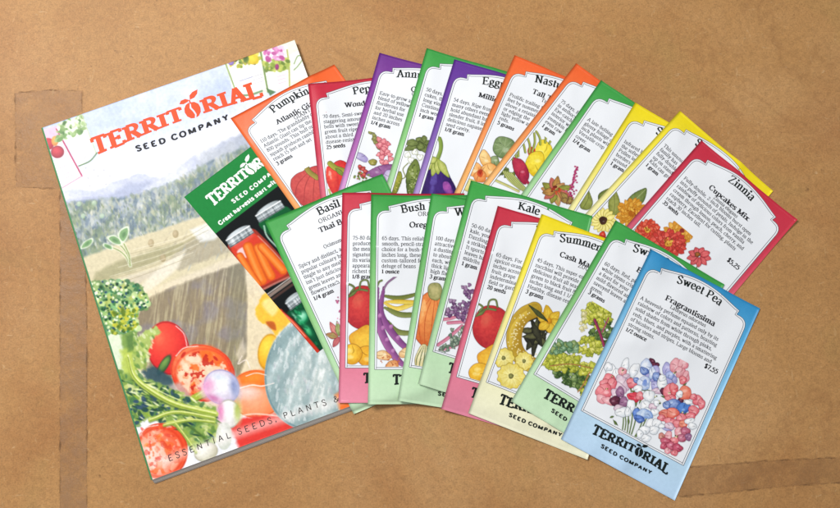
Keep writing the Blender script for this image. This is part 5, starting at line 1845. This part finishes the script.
def build_catalogue():
    O, U, V = LAY['catalog'][0:2], LAY['catalog'][2:4], LAY['catalog'][4:6]
    TOPZ = 4.6
    W_, H_ = float(np.hypot(*U)), float(np.hypot(*V))
    block(O, U, V, TOPZ)
    nu, nv = 380, 520
    # the cover lies almost flat, lifting slightly at its free corners
    ss, tt = np.meshgrid(np.linspace(0, 1, 30), np.linspace(0, 1, 40))
    topz = TOPZ + .25 * np.sin(ss * 3.1) * 0 + .5 * np.clip((ss - .9) / .1, 0, 1) ** 2 * np.clip((.12 - tt) / .12, 0, 1)
    s = Sheet(O, U, V, W_, H_, topz)
    e = root('seed_catalogue', O, 'thick seed catalogue with a watercolour cover of vegetables and fields', 'catalogue')
    gu, gv = np.meshgrid(np.linspace(0, W_, nu), np.linspace(0, H_, nv))
    A = s(gu.ravel(), gv.ravel())
    X, Y = project(A)
    p = Paint(X, Y, 'f3f4fa')
    paint_cover(p)
    n = nu * nv
    ring = list(range(nu)) + [nu * k + nu - 1 for k in range(1, nv)] + [nu * (nv - 1) + k for k in range(nu - 2, -1, -1)] + [nu * k for k in range(nv - 2, 0, -1)]
    B = A[ring] - [0, 0, .0003]
    R = np.array([(ring[i], n + i, n + (i + 1) % len(ring), ring[(i + 1) % len(ring)]) for i in range(len(ring))])
    cols = np.vstack([p.lin(), np.tile(lin('d8dcd8'), (len(ring), 1))])
    cov = mesh_obj('front_cover', np.vstack([A, B]), np.vstack([grid_faces(nu, nv), R]), M_COVER, e, cols=cols)

    def slab(name, u0, v0, u1, v1, z0, z1, m):
        P = []
        for z in (z1, z0):
            for a, b in ((u0, v0), (u1, v0), (u1, v1), (u0, v1)):
                q = s(np.array([a]), np.array([b]))[0]
                P.append((q[0], q[1], z))
        mesh_obj(name, P, [(0, 3, 2, 1), (4, 5, 6, 7), (0, 1, 5, 4), (1, 2, 6, 5), (2, 3, 7, 6), (3, 0, 4, 7)], m, e, smooth=False)
    mp, nt, b = mat('page_edges')
    tc = add(nt, 'ShaderNodeTexCoord')
    mg = add(nt, 'ShaderNodeMapping')
    mg.inputs['Scale'].default_value = (12, 12, 6000)
    nt.links.new(tc.outputs['Object'], mg.inputs[0])
    nz = add(nt, 'ShaderNodeTexNoise')
    nz.inputs['Scale'].default_value = 1.0
    nt.links.new(mg.outputs[0], nz.inputs['Vector'])
    rp = add(nt, 'ShaderNodeValToRGB')
    rp.color_ramp.elements[0].position, rp.color_ramp.elements[0].color = .35, (*lin('b4aea6'), 1)
    rp.color_ramp.elements[1].position, rp.color_ramp.elements[1].color = .65, (*lin('dcd8d2'), 1)
    nt.links.new(nz.outputs[0], rp.inputs[0])
    nt.links.new(rp.outputs[0], b.inputs['Base Color'])
    b.inputs['Roughness'].default_value = .8
    # the leaves have slid a little: the block leans out below the cover
    P = []
    for z, k in ((.00425, 0.0), (.0030, 1.4), (.0018, 2.7), (.0004, 3.6)):
        for a, b in ((.25, .3), (W_ - .35, .3), (W_ - .35, H_ - .3 + k * 1.05), (.25 + k * .1, H_ - .3 + k)):
            q = s(np.array([a]), np.array([b]))[0]
            P.append((q[0], q[1], z))
    F = [(0, 3, 2, 1), (12, 13, 14, 15)] + [(4 * k + i, 4 * k + (i + 1) % 4, 4 * k + 4 + (i + 1) % 4, 4 * k + 4 + i) for k in range(3) for i in range(4)]
    mesh_obj('page_block', P, F, mp, e, smooth=False)
    slab('back_cover', 0, 0, W_, H_, .0001, .00036, plain('cover_back', 'dfe4de', .4, .4))
    # green spine, rounded over the left edge
    a = np.linspace(-pi / 2, pi / 2, 7)
    rows = np.linspace(0, H_, 60)
    P = []
    for v in rows:
        for t in a:
            q = s(np.array([0.25 - .95 * math.cos(t)]), np.array([v]))[0]
            P.append((q[0], q[1], .00248 + .00232 * math.sin(t)))
        q = s(np.array([1.0]), np.array([v]))[0]
        P.append((q[0], q[1], .00485 - .00005))
    mesh_obj('spine', P, grid_faces(8, 60), plain('spine_green', '4a8a58', .35, .4), e)
    # lettering
    loc = lambda *pts: s.local(np.array(pts, float))
    a0, a1 = loc((89.5, 139.5), (257.6, 80.0))
    d = (a1 - a0) / np.linalg.norm(a1 - a0)
    mm = .755
    ink = Ink()
    logo(ink, a0[0], a0[1], np.linalg.norm(a1 - a0), d, 18.6 * mm, 14.0 * mm)
    ink.place(s, 'title_lettering', M_ORANGE, cov, .00006)
    a0, a1 = loc((136.5, 151.5), (229.5, 119.0))
    d = (a1 - a0) / np.linalg.norm(a1 - a0)
    ink = Ink()
    ink.text('SEED COMPANY', a0[0], a0[1], 5.4 * mm, 'sansbold', width=np.linalg.norm(a1 - a0), track=16, dirv=d, base=lambda t: 1.2 * (1 - t * t))
    ink.place(s, 'company_lettering', M_TEXT, cov, .00006)
    a0, a1 = loc((168.5, 461.5), (340.5, 400.5))
    d = (a1 - a0) / np.linalg.norm(a1 - a0)
    ink = Ink()
    ink.text('ESSENTIAL SEEDS, PLANTS &', a0[0], a0[1], 5.6 * mm, 'light', width=np.linalg.norm(a1 - a0), track=26, dirv=d, base=lambda t: -1.4 * (1 - t * t))
    ink.place(s, 'slogan_lettering', plain('slogan_ink', '45403f', .5, .1, 0), cov, .00006)
    rooted(e, (O[0] * .001, O[1] * .001, 0.0))


def build_leaflet():
    O, U, V = LAY['leaflet'][0:2], LAY['leaflet'][2:4], LAY['leaflet'][4:6]
    bot, top = drape(O, U, V, edge=.2, thick=.12, nu=30, nv=50, gap=.08)
    s = Sheet(O, U, V, 125.0, 210.0, top, bot)
    e = root('leaflet', O, 'green and black leaflet with jars of carrots, tucked under the packets on the catalogue', 'leaflet')
    nu, nv = 190, 320
    gu, gv = np.meshgrid(np.linspace(0, 125, nu), np.linspace(0, 210, nv))
    A = s(gu.ravel(), gv.ravel())
    X, Y = project(A)
    p = Paint(X, Y, '0f1416')
    sp = np.stack([gu.ravel(), gv.ravel()], 1)
    p.mixin(np.clip((50.5 - sp[:, 1]) / .6 + .5, 0, 1), '22853f')
    # jar of carrots
    p.poly([(228, 245), (250, 229), (262, 236), (278, 253), (290, 268), (289, 277), (276, 283), (262, 290), (254, 286), (246, 274), (236, 258)], '9c3428', 1.2, 1, smooth=True)
    p.poly([(231, 247), (250, 233), (262, 240), (276, 256), (286, 269), (285, 275), (272, 281), (262, 286), (256, 283), (246, 270)], 'd8402c', 1.2, 1, smooth=True)
    p.poly([(232, 246), (250, 232), (254, 236), (238, 250)], 'e05448', 2, .9)
    p.poly([(237, 252), (243, 247), (248, 250), (249, 256), (243, 258)], 'f8dce0', 1.5, .9, smooth=True)
    for P_, w in (([(248, 247), (254, 262), (262, 280)], 9), ([(240, 256), (250, 272), (258, 284)], 6), ([(258, 248), (264, 262), (271, 276)], 8), ([(262, 247), (274, 260), (283, 270)], 8)):
        p.line(P_, w + 1.2, 'c04418', 1)
        p.line(P_, w, 'ee7424', 1, 2.5)
        q = [(x - 1, y - .5) for x, y in P_]
        p.line(q, w * .35, 'f8a050', .8, 2.5)
    p.line([(258, 236), (272, 250), (288, 268)], 1, 'e8b0a0', .7)
    p.line([(264, 289), (276, 283), (289, 277)], 2, 'c87c70', .8)
    # green jar behind
    p.poly([(259, 222), (284, 206), (300, 222), (320, 250), (300, 262), (284, 250), (270, 236)], '0c5c30', 1.5, 1, smooth=True)
    p.line([(264, 226), (267, 236), (278, 248), (292, 262)], 1.6, 'b8dcc8', .85)
    p.line([(268, 220), (276, 232), (288, 246)], 2.4, '2c9c58', .7, 2)
    def lid(ax, ay, bx, by, w):
        """a screw band seen from the side: ax..bx along its upper rim, w tall"""
        d = np.array([bx - ax, by - ay]) / math.hypot(bx - ax, by - ay)
        q = np.array([-d[1], d[0]])
        a_, b_ = np.array([ax, ay]), np.array([bx, by])
        p.poly([a_, b_, b_ + q * w + d * .5, a_ + q * w - d * .5], '9aa4a8', 1, 1)
        L_ = math.hypot(bx - ax, by - ay)
        for k in range(26):
            t = RNG.uniform(.02, .98) * L_
            c = ['f2f6f8', '5c6468', 'c8d0d4', 'e4eaec', '788288'][k % 5]
            p.line([a_ + d * t + q * 1.5, a_ + d * t + q * (w - 1)], RNG.uniform(.8, 1.8), c, .55, 1, False)
        for h_, c, ww, al in ((.6, 'ffffff', 1.2, .9), (2.0, '6c7478', .7, .7), (w * .5, 'f4f8fa', .8, .6), (w * .72, '6c7478', .7, .7), (w - .6, '3c4448', .9, .8)):
            p.line([a_ + q * h_, b_ + q * h_], ww, c, al, .8, False)
    p.ell(238, 233.5, 13.5, 4.2, -33, 'dce4e8', '98a2a6')
    p.ell(268, 208.5, 13.5, 4.0, -33, 'd0d8dc', '8c9698')
    lid(226, 240, 249, 225.5, 9)
    lid(255.5, 215.5, 280, 200.5, 8.5)
    # shelf edge
    p.line([(268, 297), (286, 284), (304, 271)], 3.2, '8c7a70', 1, 1, False)
    p.line([(267, 294.5), (285, 281.5), (303, 268.5)], 1.1, 'd8ccc4', .9, .8, False)
    p.line([(271, 300), (289, 287), (307, 275)], 2.6, '4c3630', 1, 1, False)
    # jar of greens below, its neighbour a red one
    p.poly([(287, 313), (304, 300), (318, 318), (334, 342), (322, 350), (306, 338), (294, 325)], '07482c', 1.2, 1, smooth=True)
    p.ell(302, 318, 5.5, 7, 30, 'a8ecc8', '149458', soft=4)
    p.ell(309, 331, 3.4, 7.5, -35, '58c888', '0c6038', soft=3)
    p.ell(296, 318, 1.6, 6, -38, 'd8f4e4', '3c9c68', soft=2, a=.8)
    p.dabs(((290, 306, 328, 346), lambda x, y: abs((y - 324) - (x - 308) * 1.15) < 12), 30, 2.2, ['0c7848', '04301c', '2ca468', '0a5c38'], 141, 50, .5, .7)
    lid(285.5, 303, 301, 291.5, 9)
    p.ell(293, 297, 9, 2.6, -36, 'e8f0f2', 'a8b4b8', a=.8)
    p.line([(280, 311), (292, 322), (306, 338), (317, 351)], 4.6, 'c83420', 1, 1)
    p.line([(281, 311), (293, 322), (306, 337)], 1.6, 'f06040', .9)
    p.line([(279, 310), (292, 322), (305, 336)], .8, 'f8b8a0', .8)
    p.line([(283, 311), (294, 320), (304, 330)], 1.2, '401c18', .8)
    n = nu * nv
    F = grid_faces(nu, nv)
    ring = list(range(nu)) + [nu * k + nu - 1 for k in range(1, nv)] + [nu * (nv - 1) + k for k in range(nu - 2, -1, -1)] + [nu * k for k in range(nv - 2, 0, -1)]
    B = A[ring] - [0, 0, .0002]
    R = np.array([(ring[i], n + i, n + (i + 1) % len(ring), ring[(i + 1) % len(ring)]) for i in range(len(ring))])
    sh = mesh_obj('printed_sheet', np.vstack([A, B]), np.vstack([F, R]), M_PHOTO, e, cols=np.vstack([p.lin(), np.tile(lin('e0e4e0'), (len(ring), 1))]))
    ink = Ink()
    logo(ink, 16, 13.5, 92, (1, 0), 13.5, 10)
    ink.text('SEED COMPANY', 64, 36.5, 3.8, 'sansbold', width=60, track=14, anchor='c', base=lambda t: .8 * (1 - t * t))
    ink.text('Great harvests start with', 9, 46.4, 3.9, 'sansbold', width=76, track=4)
    ink.place(s, 'white_lettering', M_WHITEINK, sh, .00006)
    rooted(e, s(np.array([0.0]), np.array([0.0]), 'bot')[0])


# ------------------------------------------------------------------ assemble
table()
tape([(15, 93), (52, 90), (82, 91), (82, 140), (83, 186), (60, 189), (16, 187)], 'wide square patch of old tape beside the catalogue corner', 'a87844', .24, .0000)
tape([(60, 191), (84, 189), (87, 330), (87, 508), (89, 560), (60, 560), (60, 330)], 'long narrow vertical tape strip left of the catalogue', 'aa8462', .30, .0000)
tape([(676, 468), (760, 461), (860, 456), (860, 481), (780, 487), (730, 492), (668, 498)], 'horizontal tape strip at the lower right of the table', 'a87c50', .26, .0000)
build_catalogue()
build_leaflet()
build_packets()
